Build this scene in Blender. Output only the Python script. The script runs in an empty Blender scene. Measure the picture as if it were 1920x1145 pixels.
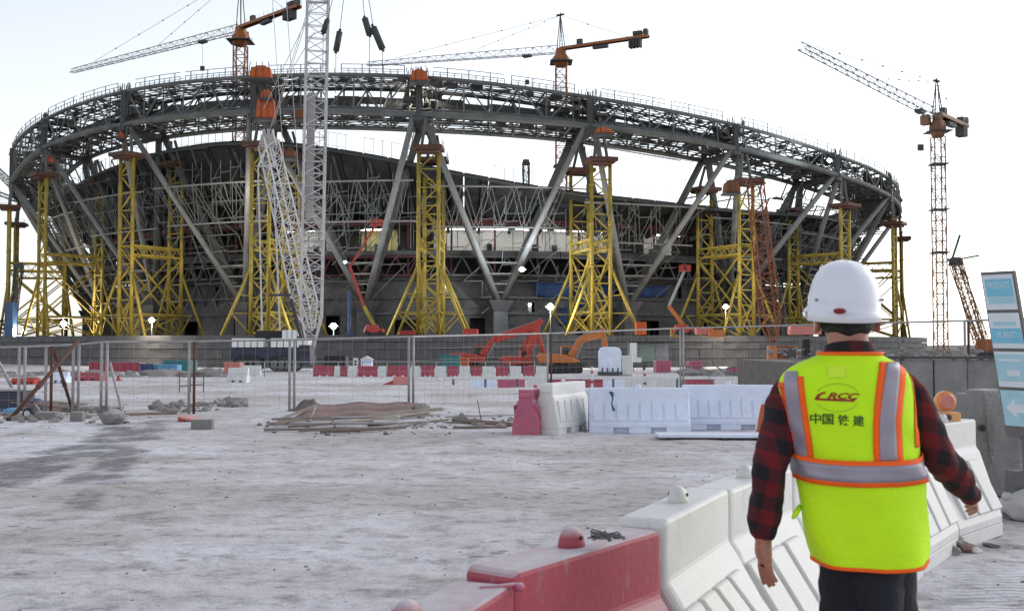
import bpy, bmesh, math, random
from mathutils import Vector as V, Matrix, noise
from mathutils.bvhtree import BVHTree
random.seed(7)
R = math.radians
S = bpy.context.scene
COL = S.collection

# ------------------------------------------------------------------ camera, sky, sun, exposure
EYE = V((0, 0, 1.5)); FPX = 2000.0; PITCH = math.atan(72.5 / FPX)
cam_d = bpy.data.cameras.new('camera'); cam = bpy.data.objects.new('camera', cam_d); COL.objects.link(cam)
cam.location = EYE; cam.rotation_euler = (R(90) + PITCH, 0, 0)
cam_d.sensor_width = 36.0; cam_d.lens = 36.0 * FPX / 1920.0; cam_d.clip_start = 0.1; cam_d.clip_end = 6000
cam_d.dof.use_dof = True; cam_d.dof.focus_distance = 70.0; cam_d.dof.aperture_fstop = 9.0
S.camera = cam

SUN_EL, SUN_ROT = R(30), R(58)          # veiled low sun
w = bpy.data.worlds.new('World'); S.world = w; w.use_nodes = True
nt = w.node_tree; nt.nodes.clear()
sky = nt.nodes.new('ShaderNodeTexSky'); sky.sky_type = 'NISHITA'; sky.sun_disc = False
sky.sun_elevation = SUN_EL; sky.sun_rotation = SUN_ROT
sky.air_density = 1.0; sky.dust_density = 1.0; sky.ozone_density = 1.0
hsv = nt.nodes.new('ShaderNodeHueSaturation'); hsv.inputs['Saturation'].default_value = 0.32
bg = nt.nodes.new('ShaderNodeBackground'); bg.inputs['Strength'].default_value = 0.15
wo = nt.nodes.new('ShaderNodeOutputWorld')
nt.links.new(sky.outputs[0], hsv.inputs['Color']); nt.links.new(hsv.outputs[0], bg.inputs['Color']); nt.links.new(bg.outputs[0], wo.inputs['Surface'])
sd = bpy.data.lights.new('sun', 'SUN'); sd.energy = 0.2; sd.angle = R(20); sd.color = (1.0, 0.90, 0.80)
sun = bpy.data.objects.new('sun', sd); COL.objects.link(sun)
sdir = V((math.sin(SUN_ROT) * math.cos(SUN_EL), math.cos(SUN_ROT) * math.cos(SUN_EL), math.sin(SUN_EL)))
sun.rotation_euler = sdir.to_track_quat('Z', 'Y').to_euler()
S.view_settings.view_transform = 'Standard'; S.view_settings.look = 'None'
S.view_settings.exposure = 0.70; S.view_settings.gamma = 1.0; S.view_settings.use_curve_mapping = False
S.cycles.use_denoising = True
S.cycles.max_bounces = 6; S.cycles.diffuse_bounces = 4; S.cycles.glossy_bounces = 2; S.cycles.transmission_bounces = 4
S.cycles.caustics_reflective = False; S.cycles.caustics_refractive = False

def at(px, py, Y):                      # the point at depth Y behind a pixel of the 1920 wide photograph
    a = (px - 960) / FPX; b = (572.5 - py) / FPX
    d = V((a, math.cos(PITCH) - b * math.sin(PITCH), math.sin(PITCH) + b * math.cos(PITCH)))
    return EYE + d * (Y / d.y)
def sstep(a, b, x):
    t = max(0.0, min(1.0, (x - a) / (b - a))); return t * t * (3 - 2 * t)
def table(xs, ys):                      # smooth interpolation through a table
    def f(x):
        if x <= xs[0]: return ys[0]
        if x >= xs[-1]: return ys[-1]
        i = max(j for j in range(len(xs) - 1) if xs[j] <= x)
        p0 = ys[max(i - 1, 0)]; p1 = ys[i]; p2 = ys[i + 1]; p3 = ys[min(i + 2, len(ys) - 1)]
        t = (x - xs[i]) / (xs[i + 1] - xs[i])
        return 0.5 * ((2 * p1) + (-p0 + p2) * t + (2 * p0 - 5 * p1 + 4 * p2 - p3) * t * t + (-p0 + 3 * p1 - 3 * p2 + p3) * t ** 3)
    return f

# ------------------------------------------------------------------ materials
M = {}
def mat(key, rgb, rough=0.6, metal=0.0, var=0.18, scale=2.0, bump=0.0, bscale=20.0, dust=0.0, dustcol=(0.55, 0.54, 0.55), emit=None, estr=0.0, sss=0.0):
    m = bpy.data.materials.new(key); m.use_nodes = True; n = m.node_tree; b = n.nodes['Principled BSDF']
    L = n.links.new
    tc = n.nodes.new('ShaderNodeTexCoord'); out = None
    ns = n.nodes.new('ShaderNodeTexNoise'); ns.inputs['Scale'].default_value = scale; ns.inputs['Detail'].default_value = 6; ns.inputs['Roughness'].default_value = 0.65
    L(tc.outputs['Object'], ns.inputs['Vector'])
    cr = n.nodes.new('ShaderNodeValToRGB')
    cr.color_ramp.elements[0].position = 0.3; cr.color_ramp.elements[1].position = 0.7
    cr.color_ramp.elements[0].color = tuple(max(0, c * (1 - var)) for c in rgb) + (1,)
    cr.color_ramp.elements[1].color = tuple(min(1, c * (1 + var)) for c in rgb) + (1,)
    L(ns.outputs['Fac'], cr.inputs['Fac']); out = cr.outputs['Color']
    if dust > 0:                        # settled dust on upward faces
        g = n.nodes.new('ShaderNodeNewGeometry'); sx = n.nodes.new('ShaderNodeSeparateXYZ'); L(g.outputs['Normal'], sx.inputs[0])
        mr = n.nodes.new('ShaderNodeMapRange'); mr.inputs[1].default_value = 0.35; mr.inputs[2].default_value = 0.95; mr.inputs[3].default_value = 0.0; mr.inputs[4].default_value = dust
        L(sx.outputs['Z'], mr.inputs[0])
        n2 = n.nodes.new('ShaderNodeTexNoise'); n2.inputs['Scale'].default_value = 9; n2.inputs['Detail'].default_value = 8; L(tc.outputs['Object'], n2.inputs['Vector'])
        m2 = n.nodes.new('ShaderNodeMapRange'); m2.inputs[1].default_value = 0.3; m2.inputs[2].default_value = 0.6; m2.inputs[3].default_value = 0.6; m2.inputs[4].default_value = 1.0; L(n2.outputs['Fac'], m2.inputs[0])
        mu = n.nodes.new('ShaderNodeMath'); mu.operation = 'MULTIPLY'; L(mr.outputs[0], mu.inputs[0]); L(m2.outputs[0], mu.inputs[1])
        mx = n.nodes.new('ShaderNodeMix'); mx.data_type = 'RGBA'; L(mu.outputs[0], mx.inputs['Factor']); L(out, mx.inputs['A']); mx.inputs['B'].default_value = dustcol + (1,)
        out = mx.outputs['Result']
        mp = n.nodes.new('ShaderNodeMapping'); mp.inputs['Scale'].default_value = (1.6, 1.6, .45); L(tc.outputs['Object'], mp.inputs[0])
        n3 = n.nodes.new('ShaderNodeTexNoise'); n3.inputs['Scale'].default_value = 11; n3.inputs['Detail'].default_value = 10; n3.inputs['Roughness'].default_value = .7; L(mp.outputs[0], n3.inputs['Vector'])
        m3 = n.nodes.new('ShaderNodeMapRange'); m3.inputs[1].default_value = .56; m3.inputs[2].default_value = .72; m3.inputs[4].default_value = .42; L(n3.outputs['Fac'], m3.inputs[0])
        mx2 = n.nodes.new('ShaderNodeMix'); mx2.data_type = 'RGBA'; L(m3.outputs[0], mx2.inputs['Factor']); L(out, mx2.inputs['A']); mx2.inputs['B'].default_value = tuple(c * .62 for c in dustcol) + (1,)
        out = mx2.outputs['Result']
    L(out, b.inputs['Base Color'])
    rr = n.nodes.new('ShaderNodeMapRange'); rr.inputs[3].default_value = max(0.05, rough - 0.12); rr.inputs[4].default_value = min(1, rough + 0.12)
    L(ns.outputs['Fac'], rr.inputs[0]); L(rr.outputs[0], b.inputs['Roughness'])
    b.inputs['Metallic'].default_value = metal
    if sss: b.inputs['Subsurface Weight'].default_value = sss; b.inputs['Subsurface Radius'].default_value = (0.02, 0.008, 0.004); b.inputs['Subsurface Scale'].default_value = 0.4
    if bump:
        nb = n.nodes.new('ShaderNodeTexNoise'); nb.inputs['Scale'].default_value = bscale; nb.inputs['Detail'].default_value = 8
        L(tc.outputs['Object'], nb.inputs['Vector'])
        bp = n.nodes.new('ShaderNodeBump'); bp.inputs['Strength'].default_value = bump; bp.inputs['Distance'].default_value = 0.05
        L(nb.outputs['Fac'], bp.inputs['Height']); L(bp.outputs[0], b.inputs['Normal'])
    if emit: b.inputs['Emission Color'].default_value = emit + (1,); b.inputs['Emission Strength'].default_value = estr
    M[key] = m; return m

mat('steel_grey', (0.1217, 0.1264, 0.1217), 0.85, 0.0, 0.3, 0.25)
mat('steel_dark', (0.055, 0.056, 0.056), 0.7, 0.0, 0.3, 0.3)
mat('steel_light', (0.2112, 0.2112, 0.2064), 0.85, 0.0, 0.2, 0.3)
mat('yellow', (0.31, 0.225, 0.03), 0.7, 0.0, 0.4, 0.35)
mat('rust_orange', (0.2295, 0.07225, 0.0255), 0.75, 0.0, 0.3, 0.5)
mat('rust_brown', (0.095, 0.042, 0.028), 0.8, 0.0, 0.3, 1.5)
mat('orange', (0.496, 0.096, 0.016), 0.65, 0.0, 0.2, 0.6)
mat('crane_orange', (0.2805, 0.09775, 0.0255), 0.6, 0.0, 0.2, 0.4)
mat('crane_yellow', (0.20, 0.095, 0.045), 0.6, 0.0, 0.2, 0.4)
mat('crane_grey', (0.36, 0.34, 0.33), 0.6, 0.0, 0.2, 0.4)
mat('crane_white', (0.55, 0.54, 0.54), 0.5, 0.0, 0.15, 0.5)
mat('navy', (0.025, 0.028, 0.055), 0.5, 0.0, 0.3, 0.6)
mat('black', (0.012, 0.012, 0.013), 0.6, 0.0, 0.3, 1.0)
mat('concrete', (0.1, 0.0976, 0.0992), 0.9, 0.0, 0.3, 0.25, 0.3, 3)
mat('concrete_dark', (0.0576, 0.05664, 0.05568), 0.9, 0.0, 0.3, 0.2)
mat('concrete_near', (0.225, 0.2175, 0.21), 0.92, 0.0, 0.28, 2.2, 0.5, 25, 0.5)
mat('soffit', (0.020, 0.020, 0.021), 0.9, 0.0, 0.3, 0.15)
mat('beam_red', (0.09, 0.022, 0.024), 0.7, 0.0, 0.2, 0.4)
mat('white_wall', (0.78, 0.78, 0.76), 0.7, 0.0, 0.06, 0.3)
mat('yellow_lit_wall', (0.68, 0.62, 0.28), 0.7, 0.0, 0.1, 0.3)  # yellowish lit patch of wall, its light put into the colour
mat('tarp_blue', (0.02, 0.055, 0.16), 0.7, 0.0, 0.3, 0.4, 0.5, 1.2)
mat('blue', (0.02, 0.06, 0.15), 0.5, 0.0, 0.2, 0.6)
mat('sky_blue', (0.10, 0.30, 0.48), 0.55, 0.0, 0.15, 1.0)
mat('teal', (0.03, 0.17, 0.17), 0.6, 0.0, 0.2, 0.5)
mat('red_machine', (0.4, 0.04, 0.024), 0.5, 0.0, 0.2, 0.7)
mat('orange_machine', (0.464, 0.144, 0.028), 0.5, 0.0, 0.2, 0.7)
mat('glass_dark', (0.02, 0.025, 0.03), 0.12, 0.0, 0.2, 1.0)
mat('plastic_red', (0.34, 0.04675, 0.07225), 0.55, 0.0, 0.22, 1.8, 0.08, 40, 0.92, (0.50, 0.50, 0.53))
mat('plastic_pink', (0.44, 0.10, 0.17), 0.6, 0.0, 0.18, 1.2, 0, 20, 0.8)
mat('plastic_white', (0.6343, 0.6343, 0.624), 0.5, 0.0, 0.10, 1.5, 0.08, 40, 0.5, (0.52, 0.52, 0.54))
mat('plastic_bluewhite', (0.6832, 0.7442, 0.8784), 0.55, 0.0, 0.10, 1.3, 0.1, 30, 0.4)
mat('plastic_grey', (0.36, 0.35, 0.36), 0.6, 0.0, 0.16, 2.0, 0.1, 30, 0.4)
mat('fence_steel', (0.324, 0.3132, 0.3132), 0.5, 0.2, 0.25, 3.0)
mat('wood', (0.20, 0.16, 0.13), 0.85, 0.0, 0.3, 3.0, 0.3, 30)
mat('wood_pale', (0.36, 0.32, 0.28), 0.85, 0.0, 0.25, 3.0, 0.3, 30)
mat('rubble', (0.243, 0.2295, 0.2228), 0.95, 0.0, 0.3, 4.0, 0.5, 20)
mat('rubble_dark', (0.15, 0.1312, 0.1162), 0.95, 0.0, 0.3, 3.0, 0.5, 20)
mat('sheet_brown', (0.17, 0.085, 0.075), 0.8, 0.0, 0.3, 1.2, 0.3, 8, 0.15)
mat('salmon', (0.55, 0.20, 0.17), 0.7, 0.0, 0.2, 2.0, 0, 20, 0.3)
mat('amber', (0.75, 0.20, 0.09), 0.35, 0.0, 0.12, 8.0)
mat('lamp_box', (0.72, 0.36, 0.13), 0.5, 0.0, 0.12, 8.0)
mat('lens', (0.9, 0.9, 0.9), 0.4, 0, 0, 1, emit=(1.0, 0.95, 0.85), estr=160.0)
mat('lens_cold', (0.9, 0.9, 0.9), 0.4, 0, 0, 1, emit=(0.82, 0.9, 1.0), estr=160.0)
mat('strip_lamp', (0.9, 0.9, 0.9), 0.4, 0, 0, 1, emit=(1.0, 0.97, 0.9), estr=9.0)
mat('sign_grey', (0.13, 0.125, 0.125), 0.6, 0.2, 0.2, 5.0)
mat('sandbag', (0.50, 0.48, 0.47), 0.95, 0.0, 0.15, 5.0, 0.4, 60)
# person
mat('skin', (0.42, 0.19, 0.135), 0.5, 0.0, 0.1, 20.0, sss=0.15)
mat('hair', (0.012, 0.010, 0.010), 0.6, 0.0, 0.3, 60.0, 0.6, 200)
mat('helmet_white', (0.7128, 0.7236, 0.7992), 0.32, 0.0, 0.03, 3.0)
mat('vest_lime', (0.5712, 0.9486, 0.00408), 0.8, 0.0, 0.05, 7.0, 0.25, 160)
mat('vest_orange', (0.98, 0.125, 0.004), 0.75, 0.0, 0.06, 12.0, 0.2, 160)
mat('vest_silver', (0.30, 0.275, 0.33), 0.45, 0.25, 0.08, 14.0)
mat('print_red', (0.30, 0.02, 0.012), 0.7, 0.0, 0.15, 30.0)
mat('print_green', (0.05, 0.11, 0.01), 0.8, 0.0, 0.2, 30.0)
mat('print_faint', (0.36, 0.58, 0.015), 0.8, 0.0, 0.1, 30.0)
mat('trousers', (0.010, 0.011, 0.018), 0.85, 0.0, 0.3, 12.0, 0.3, 80)
mat('logo_red', (0.22, 0.008, 0.015), 0.4, 0.0, 0.1, 10.0)

# ------------------------------------------------------------------ mesh builder
ORG = {}
class MB:
    def __init__(s): s.v = []; s.f = []
    def add(s, vs, fs):
        o = len(s.v); s.v += [V(a) for a in vs]; s.f += [tuple(i + o for i in f) for f in fs]; return s
    def ring(s, pts): o = len(s.v); s.v += [V(p) for p in pts]; return list(range(o, o + len(pts)))
    def skinrings(s, rings, closed=True, cap=(True, True)):
        for a, b in zip(rings, rings[1:]):
            n = len(a)
            for i in range(n if closed else n - 1): s.f.append((a[i], a[(i + 1) % n], b[(i + 1) % n], b[i]))
        if cap[0]: s.f.append(tuple(reversed(rings[0])))
        if cap[1]: s.f.append(tuple(rings[-1]))
        return s
    def tube(s, p, q, r, n=6, r2=None, cap=True):
        p = V(p); q = V(q); d = q - p
        if d.length < 1e-6: return s
        d.normalize(); u = d.orthogonal() if abs(d.z) > 0.99 else d.cross(V((0, 0, 1))); u.normalize(); w_ = d.cross(u)
        r2 = r if r2 is None else r2
        A = s.ring([p + (u * math.cos(2 * math.pi * (i + .5) / n) + w_ * math.sin(2 * math.pi * (i + .5) / n)) * r for i in range(n)])
        B = s.ring([q + (u * math.cos(2 * math.pi * (i + .5) / n) + w_ * math.sin(2 * math.pi * (i + .5) / n)) * r2 for i in range(n)])
        return s.skinrings([A, B], True, (cap, cap))
    def path(s, pts, r, n=6, closed=False):
        pts = [V(p) for p in pts]; rings = []; N = len(pts)
        for k, p in enumerate(pts):
            if closed: d = pts[(k + 1) % N] - pts[k - 1]
            else: d = pts[min(k + 1, N - 1)] - pts[max(k - 1, 0)]
            d.normalize(); u = d.cross(V((0, 0, 1)))
            if u.length < 0.05: u = V((1, 0, 0))
            u.normalize(); w_ = u.cross(d); rr = r[k] if isinstance(r, (list, tuple)) else r
            rings.append(s.ring([p + (u * math.cos(2 * math.pi * (i + .5) / n) + w_ * math.sin(2 * math.pi * (i + .5) / n)) * rr for i in range(n)]))
        if closed: rings.append(rings[0]); return s.skinrings(rings, True, (False, False))
        return s.skinrings(rings)
    def bar(s, p, q, w_, h, up=(0, 0, 1)):
        p = V(p); q = V(q); d = (q - p).normalized(); u = d.cross(V(up))
        if u.length < 1e-3: u = d.cross(V((0, 1, 0)))
        u.normalize(); z = u.cross(d)
        c = [(-1, -1), (1, -1), (1, 1), (-1, 1)]
        A = s.ring([p + u * (a * w_ / 2) + z * (b * h / 2) for a, b in c]); B = s.ring([q + u * (a * w_ / 2) + z * (b * h / 2) for a, b in c])
        return s.skinrings([A, B])
    def box(s, c, size, rz=0.0, top=1.0, m=None):   # top: scale of the upper face
        c = V(c); x, y, z = (a / 2 for a in size); pts = []
        for sz, k in ((-z, 1.0), (z, top)):
            for a, b in ((-1, -1), (1, -1), (1, 1), (-1, 1)):
                p = V((a * x * k, b * y * k, sz))
                p = (m @ p) if m else V((p.x * math.cos(rz) - p.y * math.sin(rz), p.x * math.sin(rz) + p.y * math.cos(rz), p.z))
                pts.append(c + p)
        return s.add(pts, [(3, 2, 1, 0), (4, 5, 6, 7), (0, 1, 5, 4), (1, 2, 6, 5), (2, 3, 7, 6), (3, 0, 4, 7)])
    def prism(s, prof, a, b, f):            # closed profile [(u,v)] swept from a to b; f(u,v,t) -> point
        A = s.ring([f(u, v, a) for u, v in prof]); B = s.ring([f(u, v, b) for u, v in prof]); return s.skinrings([A, B])
    def lathe(s, prof, c, n=16, axis='Z'):
        c = V(c); rings = []
        for r, h in prof:
            pts = []
            for i in range(n):
                a = 2 * math.pi * i / n; x, y = r * math.cos(a), r * math.sin(a)
                pts.append(c + (V((x, y, h)) if axis == 'Z' else V((h, x, y)) if axis == 'X' else V((x, h, y))))
            rings.append(s.ring(pts))
        return s.skinrings(rings)
    def lump(s, c, r, sq=(1, 1, 1), seed=0, jag=0.3, sub=1):
        bm = bmesh.new(); bmesh.ops.create_icosphere(bm, subdivisions=sub, radius=1.0)
        bm.verts.index_update(); rnd = random.Random(seed); off = V((rnd.random() * 50, rnd.random() * 50, rnd.random() * 50)); rot = Matrix.Rotation(rnd.random() * 6.28, 3, 'Z')
        vs = []
        for v in bm.verts:
            k = 1 + jag * noise.noise(v.co * 1.6 + off) * 1.6
            p = rot @ V((v.co.x * sq[0], v.co.y * sq[1], v.co.z * sq[2])) * (k * r); vs.append(V(c) + p)
        s.add(vs, [tuple(v.index for v in f.verts) for f in bm.faces]); bm.free(); return s
    def build(s, name, m, parent=None, smooth=False, bevel=0.0, seg=2, kind=None):
        org = ORG.get(parent.name, V((0, 0, 0))) if parent else V((0, 0, 0))
        me = bpy.data.meshes.new(name); me.from_pydata([tuple(v - org) for v in s.v], [], s.f)
        me.materials.append(M[m] if isinstance(m, str) else m)
        if smooth: me.shade_smooth()
        o = bpy.data.objects.new(name, me); COL.objects.link(o)
        if parent: o.parent = parent
        ORG[o.name] = org
        if bevel:
            b = o.modifiers.new('bevel', 'BEVEL'); b.width = bevel; b.segments = seg; b.limit_method = 'ANGLE'; b.angle_limit = R(35)
        if kind: o['kind'] = kind
        return o

def tag(o, label, cat, group=None):
    o['label'] = label; o['category'] = cat
    if group: o['group'] = group
    return o
def thing(name, label, cat, loc=(0, 0, 0), group=None):
    o = bpy.data.objects.new(name, None); COL.objects.link(o); o.location = V(loc); o.empty_display_size = 0.2
    ORG[o.name] = V(loc); return tag(o, label, cat, group)
def put(o, loc, rz=0.0, rx=0.0, ry=0.0):
    o.location = V(loc); o.rotation_euler = (rx, ry, rz); return o
def same(src, loc, name=None, rot=(0, 0, 0), parent=None):   # another object on the same mesh
    o = bpy.data.objects.new(name or src.data.name.split('.')[0], src.data); COL.objects.link(o); o.location = V(loc); o.rotation_euler = rot
    o.parent = parent; return o
def copy_tree(o, loc, rz=0.0, label=None, parent=None):
    c = o.copy(); COL.objects.link(c)
    if parent: c.parent = parent
    else:
        c.location = V(loc); c.rotation_euler = (0, 0, rz)
        if label: c['label'] = label
    for ch in [x for x in bpy.data.objects if x.parent == o]: copy_tree(ch, None, 0, None, c)
    return c
def lattice(mb, p, q, w0, w1, n, rc, rd, up=(0, 0, 1), h0=None, h1=None, tri=False, nc=4, post=True):
    p = V(p); q = V(q); d = (q - p).normalized(); u = d.cross(V(up))
    if u.length < 0.05: u = V((1, 0, 0))
    u.normalize(); z = u.cross(d); h0 = w0 if h0 is None else h0; h1 = w1 if h1 is None else h1
    cs = [(-.5, -.5), (.5, -.5), (0, .5)] if tri else [(-.5, -.5), (.5, -.5), (.5, .5), (-.5, .5)]
    P = []
    for i in range(n + 1):
        t = i / n; c = p.lerp(q, t); a = w0 + (w1 - w0) * t; b = h0 + (h1 - h0) * t
        P.append([c + u * (x * a) + z * (y * b) for x, y in cs])
    k = len(cs)
    for j in range(k): mb.tube(P[0][j], P[-1][j], rc, nc)
    for i in range(n):
        for j in range(k):
            a, b = (j, (j + 1) % k) if (i + j) % 2 else ((j + 1) % k, j)
            mb.tube(P[i][a], P[i + 1][b], rd, 3, cap=False)
            if post: mb.tube(P[i][j], P[i][(j + 1) % k], rd, 3, cap=False)
    for j in range(k): mb.tube(P[n][j], P[n][(j + 1) % k], rd, 3, cap=False)
    return mb
# ------------------------------------------------------------------ the ground
def fbm(x, y, s, o=4, z=0.0):
    return noise.fractal(V((x * s, y * s, z)), 0.9, 2.0, o)
def G(x, y):                            # height of the site: a flat yard, then a drop to the lower works road
    lip = 36 + 12 * sstep(-1, -5, x)
    h = -1.25 * sstep(lip, lip + 18, y) - 0.3 * sstep(62, 100, y) - 0.75 * sstep(100, 150, y) - 1.4 * sstep(150, 225, y)
    h += 3.2 * sstep(380, 470, y) * (1 - sstep(900, 1500, y))
    k = sstep(-2, 4, y)
    h += k * (0.035 * fbm(x, y, 0.16) + 0.012 * fbm(x, y, 0.9, 3, 5.0)) * (1 + 0.8 * sstep(10, 26, y))
    if y < 26: h += k * sstep(26, 14, y) * (0.010 * fbm(x, y, 2.3, 4, 9.0) + 0.005 * noise.noise(V((x * 7, y * 7, 4))))
    return h
def wear(x, y):                         # dark wet wheel tracks on the left side of the yard
    t = 0.0
    n = 0.45 * fbm(x, y, 0.45, 4, 2.0)
    for x0, sl, y0, y1, wd, a in ((-5.95, -0.135, 10.2, 21.0, 0.55, 1.5), (-5.10, -0.24, 10.6, 17.0, 0.34, 1.4), (-5.05, -0.26, 7.6, 12.5, 0.16, 0.8), (-7.9, -0.06, 13, 20, 0.4, 0.5), (-1.2, .10, 3, 34, .13, .22), (.35, .10, 3, 34, .13, .22), (-2.6, -.16, 2, 22, .12, .2), (-1.3, -.16, 2, 22, .12, .2), (3.2, .02, 9, 34, .14, .18)):
        c = x0 + sl * (y - 14)
        d = abs(x - c + n * (0.7 if wd > .2 else .12)) / wd
        t = max(t, a * sstep(1.25, 0.45, d) * sstep(y0, y0 + 2.5, y + n * 3) * sstep(y1, y1 - 2.0, y + n * 2))
    t *= 0.35 + 0.95 * max(0, min(1, 0.5 + 1.4 * fbm(x, y, 1.7, 5, 7.0)))
    # a faint dark patch in the middle of the yard and loose scuffs
    d = math.hypot((x - 1.6) / 2.2, (y - 15.2) / 0.8); t = max(t, 0.30 * sstep(1.2, 0.3, d + 0.5 * fbm(x, y, 0.6)))
    s = fbm(x * 0.5, y, 1.5, 6, 11.0); t = max(t, 0.55 * sstep(0.36, 0.75, s))
    return min(1.0, max(0.0, t))
def make_ground():
    ys = []; y = -60.0
    while y < 1.0: ys.append(y); y += 6 if y < -8 else 0.4
    y = 1.0
    while y < 2600: ys.append(y); y += max(0.055, 0.0095 * y)
    NC = 280; vs = []; fs = []; wv = []; pv = []
    for y in ys:
        hw = 7.0 + 0.62 * max(y, 0.0) if y > -8 else 60 + 0.0 * y
        if y > 40: hw += (y - 40) * 0.25
        for i in range(NC + 1):
            x = hw * (2 * i / NC - 1)
            vs.append((x, y, G(x, y)))
            if 0 < y < 60: wv.append(wear(x, y)); pv.append(0.5 + 0.9 * fbm(x * 0.55, y * 1.0, 0.35, 5, 3.0))
            else: wv.append(0.0); pv.append(0.5)
    n = NC + 1
    for j in range(len(ys) - 1):
        for i in range(NC): a = j * n + i; fs.append((a, a + 1, a + n + 1, a + n))
    me = bpy.data.meshes.new('ground'); me.from_pydata(vs, [], fs); me.shade_smooth()
    kv = [sstep(.35, .1, abs(v[0] - .36 * v[1] - .72) - .15) * sstep(2.6, 3.2, v[1]) * sstep(7.5, 6.2, v[1]) if 2 < v[1] < 8 else 0.0 for v in vs]
    for nm, dat in (('wear', wv), ('patch', pv), ('tread', kv)):
        at_ = me.attributes.new(nm, 'FLOAT', 'POINT'); at_.data.foreach_set('value', dat)
    m = bpy.data.materials.new('ground'); m.use_nodes = True; t = m.node_tree; b = t.nodes['Principled BSDF']; L = t.links.new
    tc = t.nodes.new('ShaderNodeTexCoord')
    def nz(sc, det=8, sx=1.0, rough=0.65):
        mp = t.nodes.new('ShaderNodeMapping'); mp.inputs['Scale'].default_value = (sx, 1, 1); L(tc.outputs['Object'], mp.inputs[0])
        x = t.nodes.new('ShaderNodeTexNoise'); x.inputs['Scale'].default_value = sc; x.inputs['Detail'].default_value = det; x.inputs['Roughness'].default_value = rough; L(mp.outputs[0], x.inputs['Vector']); return x.outputs['Fac']
    def ramp(f, stops):
        r = t.nodes.new('ShaderNodeValToRGB'); e = r.color_ramp.elements
        e[0].position, e[0].color = stops[0][0], stops[0][1] + (1,); e[1].position, e[1].color = stops[-1][0], stops[-1][1] + (1,)
        for p, c in stops[1:-1]: q = e.new(p); q.color = c + (1,)
        L(f, r.inputs[0]); return r.outputs[0]
    def mix(f, a, bb, mode='MIX'):
        x = t.nodes.new('ShaderNodeMix'); x.data_type = 'RGBA'; x.blend_type = mode
        if isinstance(f, float): x.inputs['Factor'].default_value = f
        else: L(f, x.inputs['Factor'])
        for k, v in (('A', a), ('B', bb)):
            if isinstance(v, tuple): x.inputs[k].default_value = v + (1,)
            else: L(v, x.inputs[k])
        return x.outputs['Result']
    aw = t.nodes.new('ShaderNodeAttribute'); aw.attribute_name = 'wear'; ap = t.nodes.new('ShaderNodeAttribute'); ap.attribute_name = 'patch'
    base = ramp(ap.outputs['Fac'], [(0.15, (0.50, 0.465, 0.455)), (0.5, (0.60, 0.575, 0.595)), (0.9, (0.68, 0.67, 0.715))])
    fine = ramp(nz(7, 10), [(0.28, (0.80, 0.79, 0.78)), (0.5, (1, 1, 1)), (0.75, (1.10, 1.10, 1.12))])
    col = mix(1.0, base, fine, 'MULTIPLY')
    sc = ramp(nz(3.4, 10, 0.85, 0.74), [(0.38, (0.58, 0.56, 0.54)), (0.49, (1, 1, 1)), (1.0, (1, 1, 1))])
    col = mix(0.85, col, sc, 'MULTIPLY')
    sc2 = ramp(nz(1.3, 10, .9, .74), [(0.34, (0.74, 0.725, 0.71)), (0.52, (1, 1, 1)), (0.72, (1.14, 1.14, 1.16))])
    col = mix(0.8, col, sc2, 'MULTIPLY')
    grit = ramp(nz(38, 4, 0.8, 0.6), [(0.32, (0.42, 0.41, 0.42)), (0.40, (1, 1, 1)), (1.0, (1, 1, 1))])
    col = mix(0.75, col, grit, 'MULTIPLY')
    def clod(scale, thr, dark, lo):      # small clods and pits, scattered unevenly
        v = t.nodes.new('ShaderNodeTexVoronoi'); v.inputs['Scale'].default_value = scale; v.inputs['Randomness'].default_value = 1.0
        mp = t.nodes.new('ShaderNodeMapping'); mp.inputs['Scale'].default_value = (.7, 1, 1); L(tc.outputs['Object'], mp.inputs[0]); L(mp.outputs[0], v.inputs['Vector'])
        d = t.nodes.new('ShaderNodeMath'); d.operation = 'ADD'; L(v.outputs['Distance'], d.inputs[0])
        q = t.nodes.new('ShaderNodeMath'); q.operation = 'MULTIPLY'; q.inputs[1].default_value = 1.1; L(nz(lo, 6, 1), q.inputs[0]); L(q.outputs[0], d.inputs[1])
        return ramp(d.outputs[0], [(thr - .05, dark), (thr + .03, (1, 1, 1)), (1.0, (1, 1, 1))])
    col = mix(0.85, col, clod(5.0, .60, (0.50, 0.48, 0.47), 1.1), 'MULTIPLY')
    col = mix(0.8, col, clod(15.0, .58, (0.45, 0.44, 0.44), 2.3), 'MULTIPLY')
    dk = ramp(nz(12, 8), [(0.35, (0.09, 0.085, 0.10)), (0.65, (0.19, 0.18, 0.195))])
    wn = t.nodes.new('ShaderNodeMath'); wn.operation = 'MULTIPLY_ADD'; L(nz(6.5, 12, 1, .8), wn.inputs[0]); wn.inputs[1].default_value = 2.2; wn.inputs[2].default_value = -1.1
    wa = t.nodes.new('ShaderNodeMath'); wa.operation = 'ADD'; L(aw.outputs['Fac'], wa.inputs[0]); L(wn.outputs[0], wa.inputs[1])
    wm = t.nodes.new('ShaderNodeMapRange'); wm.inputs[1].default_value = .22; wm.inputs[2].default_value = 1.05; wm.inputs[4].default_value = .85; L(wa.outputs[0], wm.inputs[0])
    wk = t.nodes.new('ShaderNodeMath'); wk.operation = 'MULTIPLY'; L(wm.outputs[0], wk.inputs[0]); wl = t.nodes.new('ShaderNodeMapRange'); wl.inputs[1].default_value = 0; wl.inputs[2].default_value = .25; L(aw.outputs['Fac'], wl.inputs[0]); L(wl.outputs[0], wk.inputs[1])
    col = mix(wk.outputs[0], col, dk)
    L(col, b.inputs['Base Color']); b.inputs['Roughness'].default_value = 0.95; b.inputs['Specular IOR Level'].default_value = 0.2
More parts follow.
